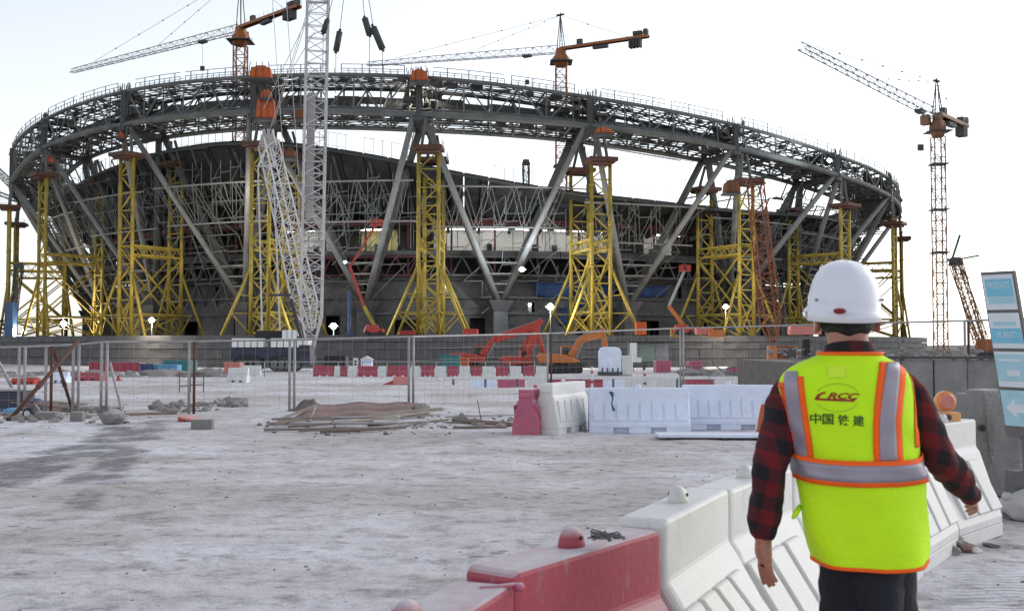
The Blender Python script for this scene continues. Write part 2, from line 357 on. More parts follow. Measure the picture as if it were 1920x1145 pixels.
    hn = t.nodes.new('ShaderNodeMath'); hn.operation = 'ADD'; L(nz(9, 10, 0.7), hn.inputs[0]); hm = t.nodes.new('ShaderNodeMath'); hm.operation = 'MULTIPLY'; hm.inputs[1].default_value = 0.35; L(nz(45, 5), hm.inputs[0]); L(hm.outputs[0], hn.inputs[1])
    bp = t.nodes.new('ShaderNodeBump'); bp.inputs['Strength'].default_value = 0.8; bp.inputs['Distance'].default_value = 0.04
    wv_ = t.nodes.new('ShaderNodeTexWave'); wv_.bands_direction = 'Y'; wv_.inputs['Scale'].default_value = 4.2; wv_.inputs['Distortion'].default_value = 2.5; wv_.inputs['Detail'].default_value = 3; L(tc.outputs['Object'], wv_.inputs['Vector'])
    ak = t.nodes.new('ShaderNodeAttribute'); ak.attribute_name = 'tread'; wq = t.nodes.new('ShaderNodeMath'); wq.operation = 'MULTIPLY'; L(wv_.outputs['Fac'], wq.inputs[0]); L(ak.outputs['Fac'], wq.inputs[1])
    hs_ = t.nodes.new('ShaderNodeMath'); hs_.operation = 'ADD'; L(hn.outputs[0], hs_.inputs[0]); L(wq.outputs[0], hs_.inputs[1]); L(hs_.outputs[0], bp.inputs['Height']); L(bp.outputs[0], b.inputs['Normal'])
    me.materials.append(m); o = bpy.data.objects.new('ground', me); COL.objects.link(o); o['kind'] = 'structure'
make_ground()

# loose stones and clods that nobody could count
pb = MB(); rp = random.Random(3)
for i in range(420):
    y = 2.6 + 32 * rp.random() ** 1.7; x = (rp.random() * 2 - 1) * (1.5 + 0.52 * y) + 0.05 * y
    r = 0.004 + 0.011 * rp.random() ** 3 + 0.0008 * y * rp.random()
    pb.lump((x, y, G(x, y) + r * 0.15), r, (1.2, 1, 0.7), i, 0.35, 1)
pb.build('gravel', 'rubble', kind='stuff')
pb = MB()
for i in range(110):
    y = 3.0 + 32 * rp.random() ** 1.5; x = (rp.random() * 2 - 1) * (1.5 + 0.52 * y)
    r = 0.005 + 0.012 * rp.random() ** 2 + 0.0009 * y * rp.random()
    pb.lump((x, y, G(x, y) + r * 0.1), r, (1.4, 1, 0.5), i + 5000, 0.4, 1)
pb.build('gravel', 'rubble_dark', kind='stuff')
# ------------------------------------------------------------------ the stadium
CEN = V((-17.7, 389.6, 0)); UU = V((-CEN.x, -CEN.y, 0)).normalized(); TT = V((-UU.y, UU.x, 0))
if TT.x < 0: TT = -TT
def cyl(ph, r, h): a = R(ph); return CEN + UU * (r * math.cos(a)) + TT * (r * math.sin(a)) + V((0, 0, h))
_ph = [-180, -110, -64, -49, -34, -19, -4, 11, 26, 41, 56, 70, 110, 180]
top_h = table(_ph, [56, 57.5, 59.8, 62, 63.8, 63.5, 61.9, 58.3, 54.8, 51.4, 50.2, 49.5, 51, 56])
bot_h = table(_ph, [48, 48, 49.7, 54.2, 55.5, 55.2, 53.4, 51.6, 49.0, 46.2, 44.8, 44.0, 45, 48])
rim_h = table([-180, -90, -60, -45, -30, -20, -10, 0, 10, 20, 30, 45, 60, 90, 180], [42, 42, 44, 47.6, 50.5, 49.9, 46.1, 41.2, 37.6, 36, 35.3, 36.5, 37.5, 39, 42])
NODE0 = -3.9; NODES = [NODE0 + 15 * k for k in range(-6, 7)]     # the nodes one can see
ZP = 3.5                                                        # top of the plinth
sta = thing('stadium', 'huge round stadium under construction with raised grey steel ring on slanted columns', 'stadium', CEN)
def band(mb, f, a0, a1, step, r, n=6):
    k = max(1, int(round((a1 - a0) / step))); mb.path([f(a0 + (a1 - a0) * i / k) for i in range(k + 1)], r, n, abs(a1 - a0 - 360) < 1e-6) if abs(a1 - a0 - 360) > 1e-6 else mb.path([f(a0 + 360 * i / k) for i in range(k)], r, n, True)
    return mb
# --- the ring: chords with pieces of lattice
ring = MB(); band(ring, lambda p: cyl(p, 150, top_h(p)), -180, 180, 2.5, 0.50); ring = ring.build('compression_ring', 'steel_grey', sta, True)
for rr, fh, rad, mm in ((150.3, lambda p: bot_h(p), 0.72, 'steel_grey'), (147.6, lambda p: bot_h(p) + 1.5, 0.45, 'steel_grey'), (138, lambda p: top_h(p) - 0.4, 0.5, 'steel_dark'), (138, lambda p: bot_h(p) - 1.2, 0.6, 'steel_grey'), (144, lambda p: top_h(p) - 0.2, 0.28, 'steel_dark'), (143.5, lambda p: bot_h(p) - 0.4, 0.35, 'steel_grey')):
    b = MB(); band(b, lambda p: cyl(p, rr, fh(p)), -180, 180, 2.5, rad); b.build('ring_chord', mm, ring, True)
b = MB()
for k in range(144):                                            # the dark walkway half way up, plank by plank bay
    a = -180 + 2.5 * k; c = a + 2.42
    hh = lambda p: bot_h(p) + 0.52 * (top_h(p) - bot_h(p))
    b.bar(cyl(a, 140.5, hh(a) + .2 * (k % 3)), cyl(c, 140.5, hh(c) + .2 * (k % 3)), 2.2, 1.3 + 0.6 * (k % 2))
b.build('ring_walkway', 'steel_dark', ring)
rl = random.Random(5)
b = MB(); d = MB()
for k in range(150):
    a = -180 + 2.4 * k; m_ = a + 1.2; c = a + 2.4
    to, bo, ti, bi = cyl(a, 150, top_h(a)), cyl(a, 150.3, bot_h(a)), cyl(a, 138, top_h(a) - .4), cyl(a, 138, bot_h(a) - 1.2)
    to2, bo2, ti2, bi2 = cyl(c, 150, top_h(c)), cyl(c, 150.3, bot_h(c)), cyl(c, 138, top_h(c) - .4), cyl(c, 138, bot_h(c) - 1.2)
    tm, bm_ = cyl(m_, 150, top_h(m_)), cyl(m_, 150.3, bot_h(m_))
    b.tube(to, ti, .24, 4); b.tube(bo, bi, .28, 4); b.tube(ti, bi, .24, 4)
    mid = to.lerp(bo, .55)
    b.tube(to, bo, .17, 4)
    (b.tube(to, bo2, .22, 4) if k % 2 else b.tube(bo, to2, .22, 4))
    b.tube(bo, ti, .2, 4)
    (b.tube(ti, bi2, .2, 4) if k % 2 else b.tube(bi, ti2, .2, 4))
    for s in range(7):                                          # secondary steel and scaffold between the chords
        t = (s + .5) / 7; q0 = to.lerp(ti, t); q1 = to2.lerp(ti2, t)
        d.tube(q0, q1, .13, 3, cap=False); u0 = bo.lerp(bi, t); u1 = bo2.lerp(bi2, t); d.tube(u0, u1, .14, 3, cap=False)
        if rl.random() < .75: d.tube(q0, to2.lerp(ti2, min(1, t + .2)), .12, 3, cap=False)
        if rl.random() < .8: d.tube(u0, bo2.lerp(bi2, max(0, t - .2)), .12, 3, cap=False)
    (d.tube(to, ti2, .16, 4) if k % 2 else d.tube(ti, to2, .16, 4)); (d.tube(bo, bi2, .18, 4) if k % 2 else d.tube(bi, bo2, .18, 4))
    for s in range(3):
        t = (s + 1) / 4
        d.tube(cyl(a + 2.4 * t, 150.2, bot_h(a + 2.4 * t)), cyl(a + 2.4 * t, 146.5, bot_h(a) + (.32 + .2 * rl.random()) * (top_h(a) - bot_h(a))), .09, 3, cap=False)
    if rl.random() < .9:                                        # stacked boards on the walkways
        p = cyl(m_, 144 + 3 * rl.random(), top_h(m_) - .2); d.box(p, (1.4 + rl.random() * 2, 1.2, .5 + rl.random() * .6), R(m_))
    for _ in range(2):
        p = cyl(m_, 140 + 6 * rl.random(), bot_h(m_) + .6); d.box(p, (1.6 + rl.random() * 2, 1.4, .4 + rl.random() * .9), R(m_))
b.build('ring_lattice', 'steel_grey', ring, kind='stuff'); d.build('ring_secondary_steel', 'steel_dark', ring, kind='stuff')
b = MB(); a = -180.0; i = 0                                      # edge railing with open gaps
while a < 180:
    ph = (a - NODE0) % 15
    if 0.9 < ph < 14.1:
        p = cyl(a, 150, top_h(a)); long_ = i % 3 == 0
        b.tube(p, p + V((0, 0, 2.5 if long_ else 1.5)), .12 if long_ else .09, 3, cap=False)
        if ph < 13.4 and not (6.9 < ph < 7.6):
            q = cyl(a + .62, 150, top_h(a + .62)); z = V((0, 0, 1))
            b.tube(p + z * 2.45, q + z * 2.45, .09, 3, cap=False); b.tube(p + z * 1.45, q + z * 1.45, .09, 3, cap=False)
            b.tube(cyl(a, 148.6, top_h(a) + 1.3), cyl(a + .62, 148.6, top_h(a + .62) + 1.3), .06, 3, cap=False); b.tube(cyl(a, 148.6, top_h(a)), cyl(a, 148.6, top_h(a) + 1.3), .06, 3, cap=False)
    a += .62; i += 1
b.build('edge_railing', 'steel_dark', ring, kind='stuff')
# --- dark joint clusters where the columns meet the ring
for k, p in enumerate(NODES):
    rn = random.Random(40 + k); b = MB()
    T0, B0 = top_h(p), bot_h(p)
    for s in range(30):
        pp = p + (rn.random() - .5) * 3.2; r_ = 138 + 12.5 * rn.random(); h = B0 + (T0 - B0) * rn.random() ** 0.8
        b.box(cyl(pp, r_, h), (.8 + 2.4 * rn.random(), .8 + 2 * rn.random(), .4 + 1.1 * rn.random()), R(p) + rn.random())
    for s in range(16):
        pp = p + (rn.random() - .5) * 2.2; b.tube(cyl(pp, 150.4, B0 + 2), cyl(pp + (rn.random() - .5) * .8, 150.2, T0 + 1 + 1.3 * rn.random()), .11, 3, cap=False)
    b.bar(cyl(p, 150.2, B0 - 1.2), cyl(p, 150.2, T0 + .2), 1.5, 1.2, up=(1, 0, 0)); b.bar(cyl(p, 138, B0 - 2.2), cyl(p, 138, T0 - .2), 1.5, 1.2, up=(1, 0, 0))
    b.bar(cyl(p, 137.4, B0 - 1.6), cyl(p, 151, B0 - 1.0), 2.2, 1.0)
    b.build('ring_joint', 'steel_dark', sta)
# --- slanted columns and the piers they stand on
OFF = 0.9; AR, AH = 127.5, 10.8
def legpt(p, s, h, outer=True):         # point at height h on the leg from node p towards side s
    a = cyl(p + OFF * .5 + s * 7.5, AR, AH) ; t_ = cyl(p + s * .45, 150 if outer else 138.5, bot_h(p) - (.3 if outer else 1.5))
    k = (h - AH) / (t_.z - AH); return a.lerp(t_, k)
pier = None
for p in NODES:
    for s in (-1, 1):
        MB().tube(legpt(p, s, AH), legpt(p, s, bot_h(p) - .4), .80, 10, .66).build('slanted_column', 'steel_light', sta, True)
        MB().tube(legpt(p, s, AH, False), legpt(p, s, bot_h(p) - 1.6, False), 1.05, 10, .85).build('slanted_column', 'steel_grey', sta, True)
    c = p + OFF * .5 + 7.5
    b = MB(); rz = math.atan2(TT.y, TT.x) + R(c) * 1
    m_ = Matrix.Rotation(rz, 3, 'Z')
    b.box(cyl(c, AR, (ZP + AH) / 2 - .6), (3.6, 3.4, AH - ZP - 1.2), m=m_)
    b.box(cyl(c, AR, AH + .1), (3.6, 3.4, 2.6), top=1.75, m=m_)
    b.build('concrete_pier', 'concrete', sta, bevel=.12, seg=1)
    for h in (14.2, 16.2, 18.6, 21.2): MB().bar(legpt(p, 1, h), legpt(p + 15, -1, h), .35, .35).build('column_tie', 'steel_light', sta)
    for h in (20, 29, 38):
        for s in (-1, 1): MB().tube(legpt(p, s, h), legpt(p, s, h, False), .2, 4).build('column_tie', 'steel_grey', sta)
# --- facade rails: two long pipes per bay with a zigzag of light pipes between
def fr(p, h): return cyl(p, 127.5 + 21.5 * max(0, (h - AH)) / 42, h)
for p in NODES[:-1]:
    up = .5 * (bot_h(p) + bot_h(p + 15)) * .72 + (.6 if p < 0 else -.8); lo = up - 9.0
    for h in (up, lo):
        b = MB(); band(b, lambda a: fr(a, h), p + .8, p + 14.2, 2.7, .25, 5); b.build('facade_rail', 'steel_light', sta, True)
    b = MB(); n = 5
    for i in range(n):
        a0 = p + 1.5 + 12 * i / n; a1 = a0 + 6 / n; a2 = a0 + 12 / n
        for o in (-.22, .22):
            b.tube(fr(a0 + o, up), fr(a1 + o, lo), .11, 4); b.tube(fr(a2 + o, up), fr(a1 + o, lo), .11, 4)
    b.build('facade_bracing', 'steel_grey', sta)
b = MB(); rn = random.Random(9)                                  # the hull of scaffold and curved ribs, dense towards the flanks
for a0 in range(-92, 93, 2):
    dens = 1.0 if abs(a0 + 4) > 34 else 0.34
    if a0 < -8: dens = max(dens, .85)
    for j in range(11):
        h0 = 9 + j * 3.9; h1 = h0 + 3.9
        if h1 > (bot_h(a0) - 2 if abs(a0 + 4) > 40 else .5 * (bot_h(a0 - 7) + bot_h(a0 + 7)) * .72 + 1): break
        if rn.random() < dens: b.tube(fr(a0, h0), fr(a0 + (2 if rn.random() < .5 else -2) * (rn.random() < .5), h1), .13, 3, cap=False)
        if rn.random() < dens * .9: b.tube(fr(a0, h0), fr(a0 + 2, h0 + .4 * rn.random()), .13, 3, cap=False)
        if rn.random() < dens * .5: b.tube(cyl(a0, 129 + .3 * j, h0), fr(a0 + 2, h1), .09, 3, cap=False)
b.build('facade_scaffold', 'steel_grey', sta, kind='stuff')
b = MB(); rn = random.Random(19)                                 # bulky secondary frames of the two flanks
for a0 in list(range(-80, -26, 2)) + list(range(30, 80, 2)):
    for j in range(9):
        h0 = 8 + j * 4.6; h1 = h0 + 4.6; r0 = 121 + 23 * (h0 - 8) / 44; r1 = 121 + 23 * (h1 - 8) / 44
        if h1 > bot_h(a0) - 1: break
        if rn.random() < .8: b.tube(cyl(a0, r0, h0), cyl(a0, r1, h1), .2, 4, cap=False)
        if rn.random() < .7: b.tube(cyl(a0, r1, h1), cyl(a0 + 2, r1, h1), .18, 4, cap=False)
        if rn.random() < .45: b.tube(cyl(a0, r0, h0), cyl(a0 + 2, r1, h1), .15, 4, cap=False)
        if rn.random() < .22: b.box(cyl(a0 + 1, r0 + 1, h0), (2.5, 1.5, .5), R(a0))
b.build('flank_frame', 'steel_dark', sta, kind='stuff')

# --- the bowl: soffit of the upper stand bay by bay, raker beams, rim and its thin posts
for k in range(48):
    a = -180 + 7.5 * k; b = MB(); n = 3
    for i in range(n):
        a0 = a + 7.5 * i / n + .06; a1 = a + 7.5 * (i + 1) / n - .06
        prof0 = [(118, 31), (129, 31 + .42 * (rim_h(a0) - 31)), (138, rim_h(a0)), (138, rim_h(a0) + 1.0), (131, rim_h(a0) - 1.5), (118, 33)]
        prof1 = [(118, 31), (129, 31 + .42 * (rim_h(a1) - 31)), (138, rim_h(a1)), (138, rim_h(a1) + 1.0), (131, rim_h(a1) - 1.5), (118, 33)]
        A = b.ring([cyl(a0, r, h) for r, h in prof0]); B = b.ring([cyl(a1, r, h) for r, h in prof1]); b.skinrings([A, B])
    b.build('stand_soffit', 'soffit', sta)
    if -90 <= a <= 90:
        for i in range(2):
            c = a + 1.875 + 3.75 * i; b = MB()
            b.bar(cyl(c, 118, 30.2), cyl(c, 129, 30.4 + .42 * (rim_h(c) - 31)), .7, 1.2); b.bar(cyl(c, 129, 30.4 + .42 * (rim_h(c) - 31)), cyl(c, 137.6, rim_h(c) - .6), .6, .9)
            b.build('raker_beam', 'steel_dark', sta)
b = MB(); band(b, lambda p: cyl(p, 138.4, rim_h(p) + .3), -180, 180, 2.5, .42, 5); b.build('rim_beam', 'steel_dark', sta, True)
b = MB(); rn = random.Random(21); a = -70.0
while a < 75:
    if rn.random() < .8 and not (-4 < a < 3):
        p = cyl(a, 136, rim_h(a) + .3); hh = 4.6 if a < -6 else 2.6 + rn.random() * 1.5
        b.tube(p, p + V((0, 0, hh)), .07, 3, cap=False)
        if a < -6 and rn.random() < .65: q = cyl(a + .9, 136, rim_h(a + .9) + .3); b.tube(p + V((0, 0, hh)), q + V((0, 0, hh)), .06, 3, cap=False); b.tube(p + V((0, 0, 1.4)), q + V((0, 0, 1.4)), .05, 3, cap=False)
        else: b.tube(p + V((-.5, 0, hh)), p + V((.5, 0, hh)), .06, 3, cap=False)
    a += .95
b.build('rim_railing', 'steel_dark', sta, kind='stuff')
def soff_h(a, r): return 31 + .42 * (rim_h(a) - 31) * (r - 118) / 11 if r < 129 else 31 + (rim_h(a) - 31) * (.42 + .58 * (r - 129) / 9)
b = MB(); rn = random.Random(83); a = -80.0                        # props and scaffold under the upper stand
while a < 70:
    for r in (122.5, 127, 131.5, 135.5):
        if rn.random() < (.85 if a < -2 else .4):
            b.tube(cyl(a, r, 25 if r < 126 else max(25, soff_h(a, r) - 4 - 9 * rn.random())), cyl(a, r, soff_h(a, r)), .11, 3, cap=False)
            if rn.random() < .7: hh = soff_h(a, r) - 1 - 5 * rn.random(); b.tube(cyl(a, r, hh), cyl(a + 1.3, r, hh + .3), .10, 3, cap=False)
            if rn.random() < .35: hh = soff_h(a, r) - 1; b.tube(cyl(a, r, hh - 5), cyl(a + 1.3, r, hh), .09, 3, cap=False)
    a += 1.3
b.build('stand_scaffold', 'steel_light', sta, kind='stuff')
# --- floors, columns, interior walls behind the slanted columns
def arc_slab(mb, a0, a1, r0, r1, h0, h1, step=2.5):
    n = max(1, int(round((a1 - a0) / step)))
    rings = [mb.ring([cyl(a0 + (a1 - a0) * i / n, r, h) for r, h in ((r0, h0), (r1, h0), (r1, h1), (r0, h1))]) for i in range(n + 1)]
    return mb.skinrings(rings)
def quadwall(mb, a0, a1, r, h0, h1, th=.3, step=2.5): return arc_slab(mb, a0, a1, r - th, r, h0, h1, step)
for k in range(-6, 6):
    a = NODE0 + 15 * k; b = MB()
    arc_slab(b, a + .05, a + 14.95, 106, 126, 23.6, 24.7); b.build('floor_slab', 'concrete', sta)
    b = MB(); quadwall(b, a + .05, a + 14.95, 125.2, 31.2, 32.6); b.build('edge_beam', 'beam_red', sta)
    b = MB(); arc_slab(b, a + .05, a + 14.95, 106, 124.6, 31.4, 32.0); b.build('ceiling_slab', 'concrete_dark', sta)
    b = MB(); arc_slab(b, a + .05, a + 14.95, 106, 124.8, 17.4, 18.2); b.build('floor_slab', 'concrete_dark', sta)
    b = MB(); quadwall(b, a + .05, a + 14.95, 126.4, 22.9, 23.5, .4); quadwall(b, a + .05, a + 14.95, 126.4, 18.3, 18.8, .4)
    for i in range(6):
        c0 = a + 15 * i / 6; b.bar(cyl(c0 + .1, 126.2, 18.5), cyl(c0 + 1.25, 126.2, 23.2), .35, .35); b.bar(cyl(c0 + 2.4, 126.2, 18.5), cyl(c0 + 1.25, 126.2, 23.2), .35, .35)
    b.build('floor_truss', 'beam_red' if k in (-1,) else 'steel_grey', sta)
    for i in range(3):
        b = MB(); b.bar(cyl(a + 2.5 + 5 * i, 124.2, 18), cyl(a + 2.5 + 5 * i, 124.2, 32), .5, .5, up=(1, 0, 0)); b.build('floor_column', 'beam_red', sta)
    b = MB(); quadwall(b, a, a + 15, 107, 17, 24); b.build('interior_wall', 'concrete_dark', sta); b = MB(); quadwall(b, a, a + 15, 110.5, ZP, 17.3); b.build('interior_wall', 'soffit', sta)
    for i in range(3):
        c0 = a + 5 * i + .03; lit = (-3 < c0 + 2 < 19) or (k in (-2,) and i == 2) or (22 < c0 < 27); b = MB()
        quadwall(b, c0, c0 + 4.94, 112, 24.7, 31.4); b.build('interior_wall', 'white_wall' if lit else ('yellow_lit_wall' if k == -1 and i == 1 else 'concrete_dark'), sta)  # wall tone carries the light
        if lit or (k == -1 and i == 1):
            b = MB(); b.box(cyl(c0 + 1.2 + 1.1 * i, 112.3, 26.2), (1.3, .25, 2.9), R(c0)); b.build('doorway_dark', 'black', sta)  # black box stands for the dark inside a door opening
            b = MB(); b.bar(cyl(c0 + .5, 116.5, 31.0), cyl(c0 + 4.5, 116.5, 31.0), .5, .2); b.build('strip_lamp', 'strip_lamp', sta)
    if k < 0:                                                    # further floors of the left half
        for h in (37.5,):
            b = MB(); arc_slab(b, a + .05, a + 14.95, 112, 131, h, h + .7); b.build('floor_slab', 'concrete_dark', sta)
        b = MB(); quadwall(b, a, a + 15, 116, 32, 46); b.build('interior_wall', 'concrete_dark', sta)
        rn = random.Random(60 + k)
        for i in range(7):                                       # formwork frames and boards standing on the floors
            c0 = a + 2 * i + rn.random(); h = rn.choice((24.8, 32.1, 38.2)); b = MB()
            b.box(cyl(c0, 121 + 3 * rn.random(), h + 1.4), (1.8 + rn.random() * 2, .4, 2.0 + rn.random()), R(c0)); b.build('formwork_panel', rn.choice(('concrete', 'concrete', 'white_wall', 'steel_grey')), sta)
    b = MB()                                                     # lower concrete wall with door and window openings left in it
    cuts = [(2.4, 4.2, ZP, 8.6), (7.0, 8.0, 14.0, 16.6), (10.8, 13.6, ZP, 7.6)] if k % 2 else [(1.4, 2.2, 13.6, 16.8), (4.6, 6.4, ZP, 8.0), (11.5, 12.3, 9.3, 12.0)]
    A = [0.0]
    for c in cuts: A += [c[0], c[1]]
    A += [15.0]
    for x0, x1 in zip(A, A[1:]):
        hit = [c for c in cuts if abs(c[0] - x0) < 1e-6]
        if not hit: quadwall(b, a + x0, a + x1, 123, ZP, 17.4, .5)
        else:
            c = hit[0]
            if c[2] > ZP: quadwall(b, a + x0, a + x1, 123, ZP, c[2], .5)
            quadwall(b, a + x0, a + x1, 123, c[3], 17.4, .5)
    b.build('lower_wall', 'concrete', sta)
    for c in cuts:
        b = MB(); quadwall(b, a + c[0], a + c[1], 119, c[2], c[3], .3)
        if c[2] > ZP:
            b.build('window', 'white_wall', sta); b = MB(); b.bar(cyl(a + c[0] + .1, 119.6, c[3] - .3), cyl(a + c[1] - .1, 119.6, c[3] - .3), .4, .2); b.build('strip_lamp', 'strip_lamp', sta)
            b = MB(); z = .5 * (c[2] + c[3]); b.bar(cyl(a + c[0], 122.9, z), cyl(a + c[1], 122.9, z), .18, .18); b.build('window_bar', 'steel_dark', sta)
        else: b.build('doorway_dark', 'black', sta)  # black sheet behind the opening stands for the shade inside
    b = MB(); quadwall(b, a + .1, a + 14.9, 123.3, 12.6, 12.9, .4); quadwall(b, a + .1, a + 14.9, 123.3, 8.7, 8.9, .35); b.build('wall_ledge', 'concrete_dark', sta)
for a0, a1, h0, h1, dr in ((13.2, 15.4, 11.4, 16.9, 0), (8.3, 13.0, 13.6, 17.3, 0), (16.2, 18.4, 13.8, 17.2, 0), (20.4, 25.6, 14.2, 17.0, 0), (11.2, 12.2, 6.5, 11.0, 0)):
    b = MB(); n = 10; rows = []
    for j in range(5):
        h = h1 + (h0 - h1) * j / 4; rows.append(b.ring([cyl(a0 + (a1 - a0) * i / n, 123.6 + .25 * math.sin(i * 1.9 + j), h - .5 * math.sin(math.pi * i / n)) for i in range(n + 1)]))
    for r0, r1 in zip(rows, rows[1:]):
        for i in range(n): b.f.append((r0[i], r0[i + 1], r1[i + 1], r1[i]))
    o = b.build('tarpaulin', 'tarp_blue', sta, True); sm = o.modifiers.new('thick', 'SOLIDIFY'); sm.thickness = .06
# --- plinth of stacked blocks
pl = MB(); arc_slab(pl, -180, 180 - 1e-3, 110, 156.2, -4.5, ZP, 3); pl = pl.build('plinth', 'concrete_dark', sta)
blk = None; rn = random.Random(2)
hs = [-3.9, -1.75, 0.4, 2.0]; H = [2.1, 2.1, 1.55, 1.5]
for j in range(4):
    src = None; n = 64
    for k in range(n):
        a = -80 + 2.5 * k + (1.25 if j % 2 else 0)
        if src is None:
            mb = MB(); mb.box((0, 0, H[j] / 2), (6.86 * .995, 1.4, H[j] - .07)); src = mb.build('concrete_block', 'concrete'); src.parent = pl; o = src
        else: o = same(src, (0, 0, 0), 'concrete_block', parent=pl)
        o.location = cyl(a, 157 + (rn.random() - .5) * .16, hs[j] + (rn.random() - .5) * .05) - CEN; o.rotation_euler = (0, 0, math.atan2(TT.y, TT.x) + R(a))
# ------------------------------------------------------------------ yellow support towers under the ring
TOWER_LABELS = {
 -6: None,
 -5: 'thin yellow support tower half hidden at the extreme left edge of the stadium',
 -4: 'yellow support tower standing clear against the sky at the left edge of the stadium',
 -3: 'yellow lattice support tower beside the bright floodlight near the left edge, under an orange block',
 -2: 'wide yellow support tower with two pairs of legs left of the white crawler crane',
 -1: 'yellow support tower standing behind the white crawler crane booms',
 0: 'yellow support tower in the middle of the stadium between two big slanted columns',
 1: 'yellow support tower right of the bright floodlight in front of blue tarpaulin',
 2: 'yellow support tower behind the orange lattice crane boom',
 3: 'yellow support tower directly above the white helmet of the walking worker',
 4: 'yellow support tower just right of the white helmet',
 5: 'rightmost yellow support tower with splayed props at the right edge of the stadium',
}
def support_tower(k):
    p = NODE0 + 15 * k + .9; base = cyl(p, 143, ZP)
    t = thing('support_tower', TOWER_LABELS[k], 'support tower', base, 'yellow temporary towers propping the stadium ring')
    rm = -UU * 0
    a = R(p); er = UU * math.cos(a) + TT * math.sin(a); et = -UU * math.sin(a) + TT * math.cos(a)
    def q(r, w_, h): return CEN + er * r + et * w_ + V((0, 0, h))
    TOP = bot_h(p) - 8.3; W = 2.25
    for r in (151.0, 135.5):
        for s in (-1, 1):
            b = MB(); b.tube(q(r, s * W, ZP), q(r, s * W, TOP), .46, 8)
            for h in (ZP + 9.5, 19.3, 29, 38): b.tube(q(r, s * W, h - .25), q(r, s * W, h + .25), .55, 8)
            b.build('leg', 'yellow', t, True)
        b = MB(); n = 10; dh = (TOP - ZP) / n
        for i in range(n):
            h0 = ZP + i * dh; s = 1 if i % 2 else -1
            b.tube(q(r, -s * W, h0), q(r, s * W, h0 + dh), .21, 4); b.tube(q(r, -W, h0 + dh), q(r, W, h0 + dh), .20, 4)
        b.build('bracing', 'yellow', t)
        b = MB(); b.box(q(r, 0, TOP + .45), (6.6, 6.0, .9), R(p)); b.box(q(r, 0, TOP - .25), (5.2, 4.6, .5), R(p))
        for sx in (-3.2, 3.2):
            for sy in (-2.9, 0, 2.9): b.tube(q(r + sy, sx, TOP + .9), q(r + sy, sx, TOP + 2.1), .06, 3)
            b.tube(q(r - 2.9, sx, TOP + 2.0), q(r + 2.9, sx, TOP + 2.0), .06, 3)
        b.build('top_platform', 'rust_brown', t)
        b = MB()
        for s in (-1, 1): b.tube(q(r, s * 1.6, TOP + .9), q(r * .5 + .5 * (150 if r > 145 else 138), s * .7, bot_h(p) - (1 if r > 145 else 2)), .38, 6)
        b.build('jack_post', 'steel_grey', t)
        for s in (-1, 1):                                        # splayed props
            b = MB(); b.tube(q(r, s * W, 12.5), q(r + (.8 if r > 145 else -.8), s * (W + 3.0), 12.9), .18, 4); b.tube(q(r, -s * W, ZP), q(r, s * W, 12.5), .18, 4); b.build('prop_tie', 'yellow', t)
            b = MB(); b.tube(q(r, s * W, 19.3), q(r + (1.5 if r > 145 else -1.5), s * (W + 6.6), ZP), .36, 6); b.build('prop', 'yellow', t, True)
            b = MB(); b.tube(q(r, s * W, 8.6), q(r + .9, s * (W + 4.5), 8.6), .2, 4); b.tube(q(r, s * W, ZP + .3), q(r + .9, s * (W + 4.5), 8.6), .2, 4); b.build('prop_tie', 'yellow', t)
    for s in (-1, 1):
        for h in (25.5, 23.3, 8.8): MB().bar(q(135.5, s * W, h), q(151, s * W, h), .5, .5).build('long_beam', 'yellow', t)
        b = MB(); n = 5
        for i in range(n):
            r0 = 135.5 + 15.5 * i / n; r1 = 135.5 + 15.5 * (i + 1) / n; b.tube(q(r0, s * W, 23.4), q((r0 + r1) / 2, s * W, 25.4), .12, 4); b.tube(q(r1, s * W, 23.4), q((r0 + r1) / 2, s * W, 25.4), .12, 4)
        for h0, h1 in ((ZP, 8.6), (9, 23)): b.tube(q(135.5, s * W, h0), q(151, s * W, h1), .23, 4); b.tube(q(151, s * W, h0), q(135.5, s * W, h1), .23, 4)
        b.build('bracing', 'yellow', t)
for k in range(-5, 6): support_tower(k)

# orange sheeted work cages hung on the ring
def cage(px, py, pw, ph, dep, label, m='orange'):
    c = at(px, py, dep); sx = pw / FPX * dep; sz = ph / FPX * dep; t = thing('work_cage', label, 'work cage', c - V((0, 0, sz / 2)), 'orange work cages on the ring')
    b = MB(); n = 8; rows = []
    b.box(c, (sx, 3.6, sz), .1, .84); b.box(c + V((0, 0, sz * .5 + .25)), (sx * .6, 2.2, .6), .1, .7); b.build('sheeting', m, t, bevel=.3, seg=2)
    b = MB(); b.box(c - V((0, 0, sz / 2 + .25)), (sx * 1.12, 4.4, .4), .1)
    for i in range(4): x = (i - 1.5) / 3 * sx; b.tube(c + V((x, -2, -sz / 2)), c + V((x * .8, -1.9, sz / 2 + 1.0)), .09, 3)
    b.build('cage_frame', 'steel_dark', t)
for a in ((490, 139, 42, 22, 238, 'orange sheeted cage on top of the ring left of the white crane boom'),
          (499, 206, 36, 38, 237, 'tall bright orange sheeted cage below the ring left of the white crane boom'),
          (500, 180, 22, 14, 236.5, 'small orange cage between the two larger orange cages left of the white boom'),
          (786, 145, 34, 20, 237, 'orange cage on top of the ring above the middle support tower'),
          (92, 302, 18, 11, 285, 'orange cage at the foot of the ring near its left end'),
          (228, 256, 13, 9, 260, 'small orange cage under the ring above the wide left support tower'),
          (1130, 248, 34, 9, 239, 'flat orange cage under the ring right of the middle')): cage(*a)
cage(1022, 197, 20, 12, 262, 'rusty orange cage inside the ring below the middle tower crane', 'rust_orange')
cage(541, 290, 30, 14, 246, 'orange cage under the ring just right of the leaning white boom', 'rust_orange')
cage(565, 218, 28, 14, 240, 'rust coloured cage hanging at the ring directly left of the white boom', 'rust_orange')
